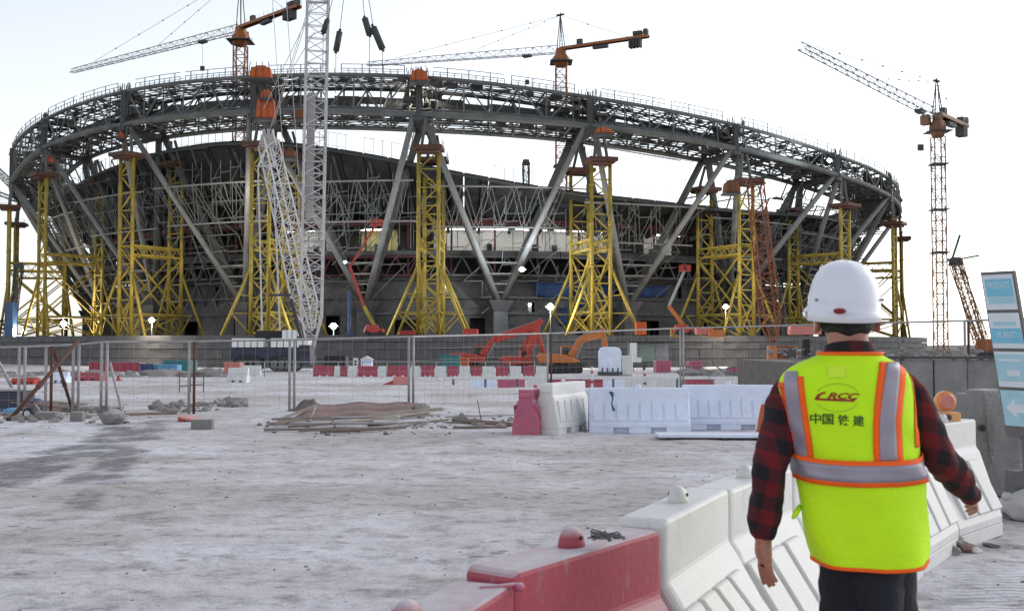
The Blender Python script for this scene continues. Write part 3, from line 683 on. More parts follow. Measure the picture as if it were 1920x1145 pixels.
cage(1370, 352, 26, 20, 243, 'rust red cage at the crossing of columns beside the orange lattice crane', 'rust_orange')

# ------------------------------------------------------------------ tower cranes
def tower_crane(label, base, hp, w_, jib_tip, ctr_tip, apex_h, mc, jm, gap, tiepts=(.45, .85)):
    base = V(base); piv = V((base.x, base.y, hp)); t = thing('tower_crane', label, 'tower crane', base)
    jt, ct = V(jib_tip), V(ctr_tip)
    b = MB(); n = int((hp - base.z - 5) / (w_ * gap)); lattice(b, base, piv - V((0, 0, 5)), w_, w_, n, w_ * .072, w_ * .04); b.build('mast', mc, t)
    for f in (.45, .62, .8):
        b = MB(); z = base.z + (hp - base.z) * f; b.box((base.x, base.y, z), (w_ * 1.5, w_ * 1.5, .25))
        for sx in (-1, 1): b.tube((base.x + sx * w_ * .72, base.y - w_ * .7, z), (base.x + sx * w_ * .72, base.y - w_ * .7, z + 1.1), .05, 3)
        b.build('mast_platform', 'steel_dark', t)
    b = MB(); b.lathe([(w_ * .55, -5), (w_ * .85, -3.6), (w_ * .85, -2.8), (w_ * .5, -1.4), (w_ * .5, 0)], piv, 8); b.build('slewing_unit', mc, t)
    b = MB(); b.box(piv + V((0, 0, -3.9)), (w_ * 2.1, w_ * 2.1, .2))
    for i in range(10):
        a = i * .628; p = piv + V((math.cos(a) * w_ * 1.0, math.sin(a) * w_ * 1.0, -3.8)); b.tube(p, p + V((0, 0, 1.1)), .05, 3)
    b.build('access_platform', 'steel_dark', t)
    d = (jt - piv).normalized(); e = (ct - piv).normalized(); side = V((d.y, -d.x, 0)).normalized()
    b = MB(); b.box(piv + side * w_ * .9 + d * 1.5 + V((0, 0, -1.3)), (1.7, 1.9, 2.2), math.atan2(d.y, d.x), .9); b.build('cab', mc, t, bevel=.1, seg=1)
    b = MB(); b.box(piv + side * (w_ * .9 + .9) + d * 1.6 + V((0, 0, -1.0)), (1.2, .06, 1.1), math.atan2(d.y, d.x)); b.build('cab_window', 'glass_dark', t)
    L_ = (jt - piv).length
    b = MB(); lattice(b, piv + d * 1.2, jt, 1.8, 1.3, int(L_ / 2.6), *((.10, .05) if jm == 'steel_grey' else (.13, .065)), tri=True, h0=2.3, h1=1.3); b.build('jib', jm, t)
    b = MB(); C_ = (ct - piv).length
    up = V((0, 0, 1)); sd_ = V((e.y, -e.x, 0)).normalized()
    for s in (-1, 1): b.bar(piv + sd_ * s * .8, ct + sd_ * s * .8, .3, .75)
    b.bar(piv + V((0, 0, .3)), ct + V((0, 0, .3)), 1.5, .12)
    for i in range(14):
        p = piv.lerp(ct, i / 13)
        for s in (-1, 1): b.tube(p + sd_ * s * .9, p + sd_ * s * .9 + up * 1.5, .04, 3)
    b.build('counter_jib', mc, t)
    for i in range(4):
        b = MB(); b.box(piv.lerp(ct, .80 + .035 * i) + V((0, 0, -1.4)), (.62, 2.0, 2.5), math.atan2(e.y, e.x)); b.build('counterweight', 'concrete_dark', t)
    b = MB(); b.box(piv.lerp(ct, .88) + V((0, 0, 1.2)), (2.6, 1.4, 1.2), math.atan2(e.y, e.x)); b.box(piv.lerp(ct, .97) + V((0, 0, 1.3)), (1.2, 1.6, 1.5), math.atan2(e.y, e.x)); b.build('winch_house', 'steel_dark', t, bevel=.1, seg=1)
    b = MB(); b.box(piv.lerp(ct, .22) + V((0, 0, 1.2)), (1.6, 1.0, 1.6), math.atan2(e.y, e.x)); b.build('control_box', 'steel_dark', t); b = MB(); b.box(piv.lerp(ct, .46) + V((0, 0, -1.0)), (4.4, 1.2, .9), math.atan2(e.y, e.x)); b.build('control_box', 'steel_dark', t)
    ap = piv + V((0, 0, apex_h)) - e * .2
    b = MB()
    for s in (-1, 1):
        b.tube(piv + side * s * .8 + d * .9, ap + side * s * .15, .13, 4); b.tube(piv + side * s * .8 - d * .9, ap + side * s * .15, .13, 4)
    for i in range(1, 8):
        k = i / 8; p = piv.lerp(ap, k); b.tube(p + side * .8 * (1 - k) + d * .9 * (1 - k), p - side * .8 * (1 - k) - d * .9 * (1 - k), .06, 3)
    b.box(ap + V((0, 0, .2)), (2.4, .9, .25), math.atan2(d.y, d.x)); b.tube(ap, ap + V((0, 0, .9)), .12, 4); b.build('apex', 'steel_dark', t)
    b = MB()
    for f in tiepts:
        q = piv.lerp(jt, f) + V((0, 0, 1.1)); n = 6
        b.tube(ap, q, .06, 3)
        for i in range(1, n): b.tube(ap.lerp(q, i / n - .004), ap.lerp(q, i / n + .004), .17, 4)
    q = piv.lerp(ct, .78) + V((0, 0, .5)); b.tube(ap, q, .06, 3); b.tube(ap.lerp(q, .4), ap.lerp(q, .42), .2, 4); b.build('tie_bar', 'steel_dark', t)
    tp = piv.lerp(jt, .16 if L_ < 70 else .2) + V((0, 0, -1.3)); b = MB(); b.box(tp, (2.6, 1.5, .7), math.atan2(d.y, d.x)); b.build('trolley', 'steel_dark', t)
    b = MB(); b.tube(tp, tp - V((0, 0, 7)), .05, 3); b.box(tp - V((0, 0, 7.6)), (1.2, .5, 1.3)); b.tube(tp - V((0, 0, 8.2)), tp - V((0, 0, 14)), .035, 3); b.build('hook_block', 'steel_dark', t)
    return t
tower_crane('tower crane at the left whose thin grey jib points far down to the left', (-74.5, 290, -3), at(445, 52, 290).z, 3.1, at(134, 133, 336), at(560, 12, 268), 15, 'crane_orange', 'crane_grey', .95)
tower_crane('tower crane behind the middle of the ring with an orange counter jib', (at(1052, 90, 300).x, 300, -3), at(1052, 92, 300).z, 3.0, at(690, 120, 336), at(1216, 68, 289), 9.6, 'crane_orange', 'crane_grey', .95)
tower_crane('free standing tower crane right of the stadium, jib rising to the upper left', (at(1764, 640, 230).x, 230, -3.5), at(1755, 214, 230).z, 2.25, at(1503, 86, 178), at(1810, 238, 242), 7.0, 'crane_yellow', 'steel_grey', 1.0, (.5, .92))

# ------------------------------------------------------------------ white crawler crane in front of the plinth
CY = 150.0; gz = G(-33, CY)
cc = thing('crawler_crane', 'huge white lattice boom crawler crane with a navy body and white counterweights', 'crawler crane', (-33.2, CY, gz))
foot = at(582, 652, CY); head = at(600, -190, CY - 12)
b = MB(); lattice(b, foot, foot.lerp(head, .08), .9, 2.9, 3, .13, .06); lattice(b, foot.lerp(head, .08), head, 2.9, 2.7, 34, .15, .07); b.build('main_boom', 'crane_white', cc)
for f in (.25, .45, .62, .78, .9): p = foot.lerp(head, f); b = MB(); b.box(p, (3.1, .25, .25)); b.build('boom_joint', 'crane_grey', cc)
b = MB(); b.bar(foot.lerp(head, .30) + V((-.35, -1.2, 0)), foot.lerp(head, .58) + V((-.35, -1.2, 0)), 1.1, .1, up=(0, 1, 0)); b.build('boom_walkway', 'crane_grey', cc)
f2 = at(583, 618, CY + 2); h2 = at(503, 268, CY + 14)
b = MB(); lattice(b, f2, f2.lerp(h2, .12), .8, 2.6, 3, .12, .055); lattice(b, f2.lerp(h2, .12), h2, 2.6, 2.3, 17, .14, .065); b.build('derrick_mast', 'crane_white', cc)
b = MB(); b.box(h2 + V((0, 0, .4)), (2.6, 1.6, 1.6), 0, .7)
for s in (-.7, 0, .7): b.lathe([(.55, -.1), (.65, -.1), (.65, .1), (.55, .1)], h2 + V((s, 0, 1.5)), 12, 'X')
b.build('mast_head', 'crane_grey', cc)
f3 = at(540, 640, CY + 4); h3 = at(486, 330, CY + 10)
b = MB(); b.bar(at(484, 312, CY + 12), at(492, 640, CY), .22, .22); b.bar(at(513, 330, CY + 12), at(526, 640, CY), .22, .22); b.bar(at(484, 312, CY + 12), at(515, 312, CY + 12), .22, .22); b.bar(at(484, 312, CY + 12), h2, .2, .2); b.bar(at(515, 312, CY + 12), h2, .2, .2); b.build('pendant_bar', 'crane_white', cc)
b = MB(); b.bar(at(546, 560, CY - 1), at(566, 637, CY - 1), .5, .4); b.bar(at(505, 553, CY - 1), at(546, 553, CY - 1), .3, .3); b.build('back_stay', 'navy', cc)
b = MB()
for x0, y0, x1, y1 in ((494, 205, 592, 2), (512, 235, 606, -60), (500, 262, 596, -40), (524, 170, 590, 60)): b.tube(at(x0, y0, CY + 13), at(x1, y1, CY - 8), .055, 3)
for x0, y0, x1, y1 in ((508, -40, 520, 130), (534, -40, 546, 130), (520, 130, 534, 330), (546, 130, 560, 330), (534, 330, 545, 480), (556, 330, 566, 500)): b.tube(at(x0, y0, CY - 6), at(x1, y1, CY - 6), .05, 3)
b.build('rope', 'crane_grey', cc, kind='stuff')
jib_end = at(664, -170, CY - 14)
b = MB(); lattice(b, head, jib_end, 1.6, 1.2, 4, .1, .05); b.build('fly_jib', 'crane_white', cc)
for (x0, y0, x1, y1, w_) in ((614, 38, 606, 62, .45), (637, 60, 630, 96, .5), (684, 35, 693, 66, .55), (700, 52, 717, 92, .6)):
    b = MB(); p, q = at(x0, y0, CY - 14), at(x1, y1, CY - 14); b.tube(p, q, w_ * .8, 8); b.tube(p - (q - p) * .15, p, .18, 8); b.tube(q, q + (q - p) * .12, .2, 8); b.build('hook_block', 'steel_dark', cc, True)
    b = MB(); b.tube(jib_end, p, .05, 3); b.tube(q, q + V(((q - p).x * .05, 0, -5.5)), .045, 3); b.build('hoist_rope', 'steel_dark', cc)
body = at(512, 662, CY)
b = MB(); b.box((body.x, CY, body.z), (11.0, 4.2, 1.6)); b.box((body.x + 3.6, CY, body.z - .9), (4, 4.6, 1.2)); b.build('superstructure', 'navy', cc, bevel=.12, seg=1)
b = MB(); b.box(at(536, 636, CY + .5) + V((0, 0, .2)), (4.0, 3.6, .5)); b.box(at(519, 628, CY + 1), (5.4, 3.0, 1.2)); b.build('winch_deck', 'black', cc)
for i in range(12):
    if i == 5: continue
    b = MB(); b.box((at(442 + 12 * i, 645, CY).x + .42, CY - 1.0, body.z + 1.45), (.76, 2.6, 1.25)); b.build('counterweight', 'white_wall', cc, bevel=.05, seg=1)
for i in range(3):
    b = MB(); b.box((at(533 + 9.5 * i, 628, CY).x + .3, CY - .4, body.z + 2.62), (.62, 2.0, 1.2)); b.build('counterweight', 'white_wall', cc, bevel=.05, seg=1)
def track(mb, c, L_, h, w_, n=10):
    pr = []
    for i in range(n + 1): a = -math.pi / 2 + math.pi * i / n; pr.append((L_ / 2 - h / 2 + math.cos(a) * h / 2, math.sin(a) * h / 2 + h / 2))
    for i in range(n + 1): a = math.pi / 2 + math.pi * i / n; pr.append((-L_ / 2 + h / 2 + math.cos(a) * h / 2, math.sin(a) * h / 2 + h / 2))
    mb.prism(pr, -w_ / 2, w_ / 2, lambda u, v, t: V(c) + V((u, t, v)))
    for i in range(int(L_ / .45)):
        u = -L_ / 2 + h * .45 + i * .45
        if u < L_ / 2 - h * .45: mb.box(V(c) + V((u, 0, h + .03)), (.14, w_ * 1.02, .08)); mb.box(V(c) + V((u, 0, -.0)), (.14, w_ * 1.02, .08))
    return mb
for x0, x1 in ((444, 500), (510, 572)):
    p0, p1 = at(x0, 690, CY), at(x1, 690, CY); b = MB(); track(b, ((p0.x + p1.x) / 2, CY - 1.6, gz), p1.x - p0.x, 2.2, 1.3); b.build('crawler_track', 'black', cc)
    for i in range(4): b = MB(); b.lathe([(.0, -.1), (.62, -.1), (.62, .1), (0, .1)], ((p0.x + .9 + i * (p1.x - p0.x - 1.8) / 3), CY - 2.3, gz + .95), 14, 'Y'); b.build('track_wheel', 'steel_grey', cc)
b = MB(); b.box((at(577, 660, CY).x, CY - 1.6, gz + 2.3), (1.7, 2.0, 2.7), 0, .9); b.build('cab', 'navy', cc, bevel=.1, seg=1)
b = MB(); b.box((at(577, 660, CY).x, CY - 2.64, gz + 2.8), (1.2, .05, 1.0)); b.build('cab_window', 'glass_dark', cc)

# orange lattice crane in front of the right part of the stadium
OY = 185.0; og = G(46, OY); ob = at(1450, 648, OY)
oc = thing('crawler_crane', 'rust orange lattice boom crane leaning in front of the right yellow tower', 'crawler crane', (ob.x, OY, og))
b = MB(); h4 = at(1416, 345, OY + 10); f4 = at(1449, 640, OY); lattice(b, f4, f4.lerp(h4, .12), .9, 2.9, 3, .15, .07); lattice(b, f4.lerp(h4, .12), h4, 2.9, 2.4, 14, .16, .085); b.build('boom', 'rust_orange', oc)
b = MB(); b.box(h4 + V((0, 0, .5)), (3.6, 2, 1.2), 0, .7); b.build('boom_head', 'rust_brown', oc)
b = MB(); b.box((ob.x + 1.6, OY + .5, og + 2.9), (4.6, 3, 2.4)); b.build('machine_house', 'rust_orange', oc, bevel=.12, seg=1)
b = MB(); b.box((ob.x + 2.6, OY - 1.3, og + 2.8), (1.6, .3, 1.7)); b.build('house_grille', 'steel_dark', oc)
b = MB(); b.box((ob.x - .6, OY - 1.3, og + 2.9), (1.5, 1.6, 2.3), 0, .9); b.build('cab', 'orange_machine', oc, bevel=.1, seg=1)
b = MB(); track(b, (ob.x + 1.2, OY - 1.8, og), 6.4, 1.3, .9); b.build('crawler_track', 'black', oc)
b = MB(); track(b, (ob.x + 1.2, OY + 1.8, og), 6.4, 1.3, .9); b.build('crawler_track', 'black', oc)
b = MB(); b.tube(h4, (ob.x + 3.2, OY, og + 4.2), .06, 3); b.tube(h4 + V((.5, 0, 0)), (ob.x + 3.4, OY, og + 4.2), .06, 3); b.build('pendant', 'steel_dark', oc)

# small far cranes
def far_boom(label, p, q, w_, m, n, body=None, group=None, cat='crane', extra=()):
    t = thing('lattice_crane', label, cat, p, group); b = MB(); lattice(b, p, q, w_ * .5, w_, 2, w_ * .06, w_ * .035); b2 = V(p).lerp(V(q), .06); lattice(b, b2, q, w_, w_ * .7, n, w_ * .06, w_ * .035); b.build('boom', m, t)
    b = MB(); b.box(V(q) + V((0, 0, .3)), (w_ * 1.1, w_, w_ * .8), .2, .7); b.build('boom_head', 'steel_dark', t)
    if body:
        b = MB(); b.box(V(p) + V((w_ * .6, 0, .2)), body[0], .2, .9); b.build('machine_house', body[1], t, bevel=.1, seg=1)
        b = MB(); track(b, V(p) + V((w_ * .4, -1.5, -body[0][2] / 2 - 1.2)), body[0][0] * 1.1, 1.3, .8); b.build('crawler_track', 'black', t)
    for (a, c, r) in extra: b = MB(); b.tube(a, c, r, 4); b.build('pendant', 'steel_dark', t)
    return t
p = at(1842, 648, 260); far_boom('faint pale orange lattice crane far off behind the blue sign', p, at(1792, 492, 280), 2.6, 'crane_yellow', 16, ((5.5, 3.5, 3.0), 'rust_orange'), extra=((at(1784, 490, 278), at(1800, 440, 276), .3), (at(1786, 488, 278), at(1836, 479, 274), .28), (at(1792, 492, 278), at(1816, 522, 276), .25), (at(1776, 487, 278), at(1792, 490, 278), .5)))
p = at(18, 640, 300); far_boom('dark lattice crane boom beside the left edge of the stadium with a blue mast box', p, at(36, 500, 310), 2.2, 'steel_dark', 14, ((5, 3, 3), 'blue'))
b = MB(); q = at(20, 600, 297); o = thing('machine_mast', 'blue upright machine mast at the far left under the crane boom', 'machine mast', q - V((0, 0, 12))); b.box(q + V((0, 0, -1.5)), (2.4, 2.4, 13)); b.build('mast_column', 'blue', o, bevel=.1, seg=1); b = MB()
for i in range(9): b.box(q + V((-2.5 + 1.2 * math.sin(i * 2.1), .6, -9 + i * 1.1)), (2.6, 1.6, .5), i * .7)
b.build('mast_guard', 'navy', o)
p = at(750, 305, 420); far_boom('pale distant lattice boom seen through the ring left of the middle tower', at(740, 420, 420), at(778, 225, 425), 2.4, 'crane_grey', 18)
far_boom('short dark lattice boom tip with a red head above the bowl rim', at(988, 430, 360), at(986, 306, 362), 2.3, 'steel_dark', 14)
far_boom('thin dark crane jib entering at the far left edge pointing down right', at(-40, 290, 320), at(34, 356, 335), 2.0, 'crane_grey', 14)
far_boom('lower dark crane jib at the far left edge below the thin one', at(-40, 350, 330), at(40, 378, 345), 1.4, 'steel_dark', 10)
far_boom('very faint distant jib crossing the sky inside the ring right of the middle', at(1300, 302, 520), at(932, 240, 560), 2.0, 'crane_grey', 26)
# ------------------------------------------------------------------ machines and clutter of the lower works road
def excavator(label, px, dep, sc, m, pose, rz):
    x = at(px, 690, dep).x; z0 = G(x, dep)
    t = thing('excavator', label, 'excavator', (0, 0, 0))
    for s in (-1, 1): b = MB(); track(b, (0, s * 1.2, 0), 4.4, .95, .6, 6); b.build('crawler_track', 'black', t)
    b = MB(); b.box((0, 0, .75), (2.6, 1.9, .5)); b.lathe([(.8, .95), (.8, 1.15)], (0, 0, 0), 14); b.build('undercarriage', 'steel_dark', t)
    b = MB(); b.prism([(-2.4, 1.15), (1.3, 1.15), (1.3, 1.7), (.2, 2.1), (-2.2, 2.25), (-2.7, 1.9)], -1.25, 1.25, lambda u, v, w_: V((u, w_, v))); b.build('house', m, t, bevel=.08, seg=1)
    b = MB(); b.prism([(.0, 1.7), (1.55, 1.7), (1.6, 2.3), (1.2, 3.0), (.05, 3.0)], .35, 1.25, lambda u, v, w_: V((u, w_, v))); b.build('cab', m, t, bevel=.06, seg=1)
    b = MB(); b.prism([(.15, 2.1), (1.35, 2.1), (1.4, 2.35), (1.12, 2.85), (.15, 2.85)], 1.255, 1.27, lambda u, v, w_: V((u, w_, v))); b.build('cab_window', 'glass_dark', t); b = MB(); b.prism([(.15, 2.1), (1.35, 2.1), (1.4, 2.35), (1.12, 2.85), (.15, 2.85)], .33, .345, lambda u, v, w_: V((u, w_, v))); b.build('cab_window', 'glass_dark', t)
    pts = [V((a, -.1, c)) for a, c in pose[0]]
    b = MB(); n = len(pts)
    for i in range(n - 1): b.bar(pts[i], pts[i + 1] + (pts[i + 1] - pts[i]).normalized() * .12, .5, (.75, .85, .6)[min(i, 2)])
    b.build('boom', m, t, bevel=.05, seg=1)
    e = pts[-1]; st = V((pose[1][0], -.1, pose[1][1])); b = MB(); b.bar(e - (st - e) * .22, st, .42, .55); b.build('stick', m, t, bevel=.05, seg=1)
    b = MB(); b.tube(pts[0] + V((.6, -.4, -.1)), pts[1] + V((.1, -.4, -.3)), .1, 6); b.tube(pts[0] + V((.6, .4, -.1)), pts[1] + V((.1, .4, -.3)), .1, 6); b.tube(pts[1] + V((.2, 0, .55)), e - (st - e) * .2, .1, 6); b.build('hydraulic_ram', 'steel_light', t)
    bk = pose[2]; b = MB(); b.prism([(st.x + a * bk, st.z + c) for a, c in ((-.1, .1), (.2, .1), (.5, -.5), (.2, -1.1), (-.5, -1.2), (-.1, -.8))], -.55, .45, lambda u, v, w_: V((u, w_, v))); b.build('bucket', 'steel_dark', t)
    put(t, (x, dep, z0), rz); t.scale = (sc, sc, sc); return t
P1 = ([(1.0, 1.9), (3.2, 3.3), (6.4, 4.9)], (4.4, 1.6), -1)
excavator('red excavator with its long boom raised to the right, beside the middle fence post', 886, 128, 1.12, 'red_machine', ([(1.0, 1.9), (2.3, 3.6), (7.0, 5.2)], (5.3, 2.6), -1), R(2))
excavator('small red and black excavator under the boom of the larger red one', 978, 124, .9, 'red_machine', ([(.9, 1.9), (1.2, 3.6), (2.2, 5.2)], (3.0, 2.6), -1), R(20))
excavator('orange excavator with a bent boom and hanging bucket left of the white tank', 1052, 122, 1.05, 'orange_machine', ([(1.0, 1.9), (2.2, 3.7), (4.6, 4.4)], (4.9, 2.2), -1), R(4))
excavator('small yellow orange excavator at work on the plinth under the blue tarpaulin', 1075, 236, 1.0, 'orange_machine', ([(1.0, 1.9), (2.4, 2.7), (4.2, 2.9)], (5.0, 2.0), -1), R(5))

def boom_lift(label, px, py, dep, pts, bas, mlow, mup, mb_):
    base = at(px, py, dep); base.z = ZP if dep > 225 else G(base.x, dep); t = thing('boom_lift', label, 'boom lift', base)
    x, y, z = base
    b = MB(); b.box((x, y, z + .9), (4.2, 2.3, .8)); b.box((x - .5, y, z + 1.7), (3.0, 2.0, .9), 0, .85); b.build('chassis', mb_, t, bevel=.1, seg=1)
    for sx in (-1.4, 1.4):
        for sy in (-1.2, 1.2): b = MB(); b.lathe([(0, -.2), (.5, -.2), (.5, .2), (0, .2)], (x + sx, y + sy, z + .5), 12, 'Y'); b.build('wheel', 'black', t)
    P_ = [V((x, y, z + 2))] + [at(a, c, dep) for a, c in pts]
    for i, mm in zip(range(len(P_) - 1), (mlow, mup, mup)):
        b = MB(); b.bar(P_[i], P_[i + 1], .55 - .12 * i, .75 - .18 * i); b.build('boom_section', mm, t)
    q = P_[-1]; b = MB(); b.box(q + V((0, 0, -.2)), (2.4, 1.2, .15))
    for i in range(6):
        for s in (-1, 1): b.tube(q + V((-1.2 + .48 * i, s * .6, -.2)), q + V((-1.2 + .48 * i, s * .6, 1.0)), .06, 3)
    for s in (-1, 1): b.bar(q + V((-1.2, s * .6, 1.0)), q + V((1.2, s * .6, 1.0)), .1, .1); b.box(q + V((s * .75, -.6, .45)), (.7, .06, .9))
    b.build('basket', 'red_machine' if mup != 'orange_machine' else 'orange_machine', t)
    return t
boom_lift('boom lift with red lower arm and red basket beside the white crane', 702, 622, 232, [(682, 574), (656, 500), (706, 420)], 0, 'yellow', 'red_machine', 'red_machine')
boom_lift('boom lift with a pale bent arm and orange basket right of the blue tarpaulin tower', 1282, 624, 228, [(1254, 574), (1284, 506)], 0, 'orange_machine', 'crane_grey', 'red_machine')

def simple(name, label, cat, bits, loc, group=None):
    t = thing(name, label, cat, loc, group)
    for nm, m, fn, bev in bits: b = MB(); fn(b); b.build(nm, m, t, bevel=bev, seg=1)
    return t
def onplinth(px, dep): p = at(px, 620, dep); p.z = ZP; return p
def skip_box(name, label, cat, px0, px1, pytop, dep, m, ribs=True, zb=None, ylen=2.4):
    a, c = at(px0, pytop, dep), at(px1, pytop, dep); zb = G((a.x + c.x) / 2, dep) if zb is None else zb
    L_ = c.x - a.x; h = a.z - zb; ctr = V(((a.x + c.x) / 2, dep + ylen / 2, zb)); t = thing(name, label, cat, ctr)
    b = MB(); b.box(ctr + V((0, 0, h / 2 + .05)), (L_, ylen, h - .1)); b.build('body', m, t, bevel=.06, seg=1)
    n = max(3, int(L_ / .8))
    for i in range(n): b = MB(); b.box(ctr + V((-L_ / 2 + L_ * (i + .5) / n, -ylen / 2 - .05, h / 2)), (.18, .1, h * .82)); b.build('side_rib', m, t)
    b = MB(); b.bar(ctr + V((-L_ / 2, -ylen / 2 - .03, h)), ctr + V((L_ / 2, -ylen / 2 - .03, h)), .16, .16); b.build('top_rail', m, t)
    return t
skip_box('skip_container', 'teal ribbed container behind the fence left of the white crane', 'container', 305, 358, 676, 112, 'teal')
skip_box('skip_container', 'bright blue low container in front of the teal container', 'container', 296, 332, 684, 106, 'sky_blue', ylen=1.6)
skip_box('skip_container', 'small dark blue crate left of the bright blue container', 'container', 262, 288, 683, 108, 'blue', ylen=1.6)
skip_box('skip_container', 'teal container left of the red excavators', 'container', 826, 862, 666, 120, 'teal')
skip_box('skip_container', 'orange tank box between the teal container and the red excavators', 'container', 862, 878, 672, 110, 'orange', ylen=1.4)
skip_box('skip_container', 'black open topped skip right of the white crane tracks', 'container', 608, 648, 668, 125, 'black')
skip_box('materials_rack', 'red stack of materials by the plinth wall at the left', 'stack', 166, 262, 680, 140, 'plastic_red')
skip_box('materials_rack', 'pale red stack of panels right of the brown fence post', 'stack', 1230, 1258, 677, 118, 'plastic_pink')
skip_box('materials_rack', 'pink stack of bundles behind the right end of the guard rail', 'stack', 1292, 1316, 678, 112, 'plastic_pink')
skip_box('materials_rack', 'small pink bundle right of the pink stack', 'stack', 1368, 1392, 688, 96, 'plastic_pink', ylen=1.2)
skip_box('materials_rack', 'orange fence stack left of the white crane behind the mesh fence', 'stack', 420, 452, 680, 112, 'salmon', ylen=1.2)
skip_box('materials_rack', 'red machine parts stacked on the plinth below the middle tower', 'stack', 868, 896, 617, 232, 'red_machine', zb=ZP)
skip_box('materials_rack', 'red bundle on the plinth right of the boom lift with red arm', 'stack', 748, 778, 620, 236, 'red_machine', zb=ZP)
skip_box('materials_rack', 'long orange bundle on the plinth edge at the left', 'stack', 210, 258, 641, 226, 'orange', zb=ZP - 1.6)
skip_box('materials_rack', 'red bundle on the plinth right of the pale armed boom lift', 'stack', 1306, 1336, 614, 231, 'salmon', zb=ZP)
skip_box('materials_rack', 'ochre bundle on the plinth below the orange lattice crane tower', 'stack', 1330, 1358, 618, 229, 'orange_machine', zb=ZP - .6)
skip_box('materials_rack', 'yellow pump box on the plinth under the splayed prop right of the middle', 'stack', 1258, 1274, 616, 229, 'yellow', zb=ZP - .6, ylen=1.4)
skip_box('materials_rack', 'orange compressor on the plinth right of the blue tarpaulin tower', 'stack', 1192, 1212, 604, 238, 'orange', zb=ZP, ylen=1.6)
skip_box('materials_rack', 'red and white striped barrier stack on the plinth above the orange crane base', 'stack', 1482, 1540, 612, 231, 'salmon', zb=ZP)
skip_box('pump_unit', 'dark machine unit beside the orange lattice crane base', 'machine', 1504, 1520, 636, 170, 'black')
# white tank, cabin, portable hut
tk = at(1143, 650, 104); g0 = G(tk.x, 104); t = thing('water_tank', 'large white rounded plastic tank standing behind the guard rail', 'tank', (tk.x, 104, g0))
b = MB(); hh = tk.z - g0; b.prism([(-1.02, .3), (1.02, .3), (1.05, hh - .45), (.85, hh - .1), (.5, hh), (-.5, hh), (-.85, hh - .1), (-1.05, hh - .45)], -1, 1, lambda u, v, w_: V((tk.x + u, 104 + w_, g0 + v))); b.build('tank_body', 'plastic_bluewhite', t, bevel=.12)
b = MB(); b.box((tk.x, 104, g0 + .18), (2.2, 2.1, .3))
for i in range(4): b.box((tk.x - .8 + .5 * i, 103, g0 + .5), (.12, .15, .5))
b.build('pallet_base', 'steel_dark', t)
b = MB(); b.box((tk.x + 1.65, 104, g0 + .95), (1.1, 1.2, 1.9)); b.build('side_box', 'plastic_white', t, bevel=.08, seg=1)
c0, c1 = at(1180, 641, 140), at(1258, 641, 140); g0 = G(c0.x, 140); zt = c0.z; zb = at(0, 680, 140).z; L_ = c1.x - c0.x; cx = (c0.x + c1.x) / 2
t = thing('site_cabin', 'open fronted site cabin with a white end frame and pale green inside wall', 'cabin', (cx, 141, g0))
b = MB(); b.box((cx, 142.3, (zt + zb) / 2), (L_, .1, zt - zb)); b.build('back_wall', 'plastic_grey', t)
b = MB(); b.box((cx, 141, zt), (L_ + .1, 2.6, .18)); b.build('roof', 'black', t)
b = MB(); b.box((c0.x + .5, 139.8, (zt + zb) / 2), (.9, .12, zt - zb)); b.box((c0.x + 1.2, 139.8, zb + .35), (.7, .1, .7)); b.build('end_frame', 'white_wall', t)
b = MB(); b.box((cx - .1, 142.2, (zt + zb) / 2), (L_ * .36, .1, (zt - zb) * .9)); mat('pale_green', (.32, .42, .36), .6, var=.1); b.build('inside_panel', 'pale_green', t)
b = MB(); b.box((cx + L_ * .3, 142.2, (zt + zb) / 2), (L_ * .22, .1, (zt - zb) * .9)); b.build('side_panel', 'plastic_grey', t)
b = MB(); b.box((cx, 141, zb), (L_, 2.6, .15)); b.build('floor', 'concrete', t)
for i in range(4):
    b = MB(); b.box((c0.x + .4 + i * (L_ - .8) / 3, 140.2, (zb + g0) / 2), (.3, .3, zb - g0)); b.build('support_leg', 'steel_dark', t)
h0 = at(688, 674, 108); g0 = G(h0.x, 108); t = thing('portable_hut', 'small grey white hut with a pitched roof behind the far barriers', 'hut', (h0.x, 108, g0))
b = MB(); b.box((h0.x, 108, (g0 + h0.z) / 2), (1.05, 1.2, h0.z - g0)); b.build('wall', 'plastic_bluewhite', t)
b = MB(); b.prism([(-.66, 0), (.66, 0), (0, .35)], -.7, .7, lambda u, v, w_: V((h0.x + u, 108 + w_, h0.z + v + .01))); b.build('roof', 'plastic_white', t)
s0 = at(667, 677, 98); g0 = G(s0.x, 98); t = thing('notice_board', 'small white notice board on a post left of the grey white hut', 'notice board', (s0.x, 98, g0))
b = MB(); b.tube((s0.x, 98, g0), (s0.x, 98, s0.z), .05, 5); b.build('post', 'steel_grey', t); b = MB(); b.box((s0.x, 97.93, s0.z - .1), (.45, .05, .8)); b.build('board', 'plastic_white', t); b = MB(); b.box((s0.x, 97.89, s0.z), (.2, .03, .2)); b.box((s0.x, 97.89, s0.z - .28), (.2, .03, .2)); b.build('dark_mark', 'steel_dark', t)
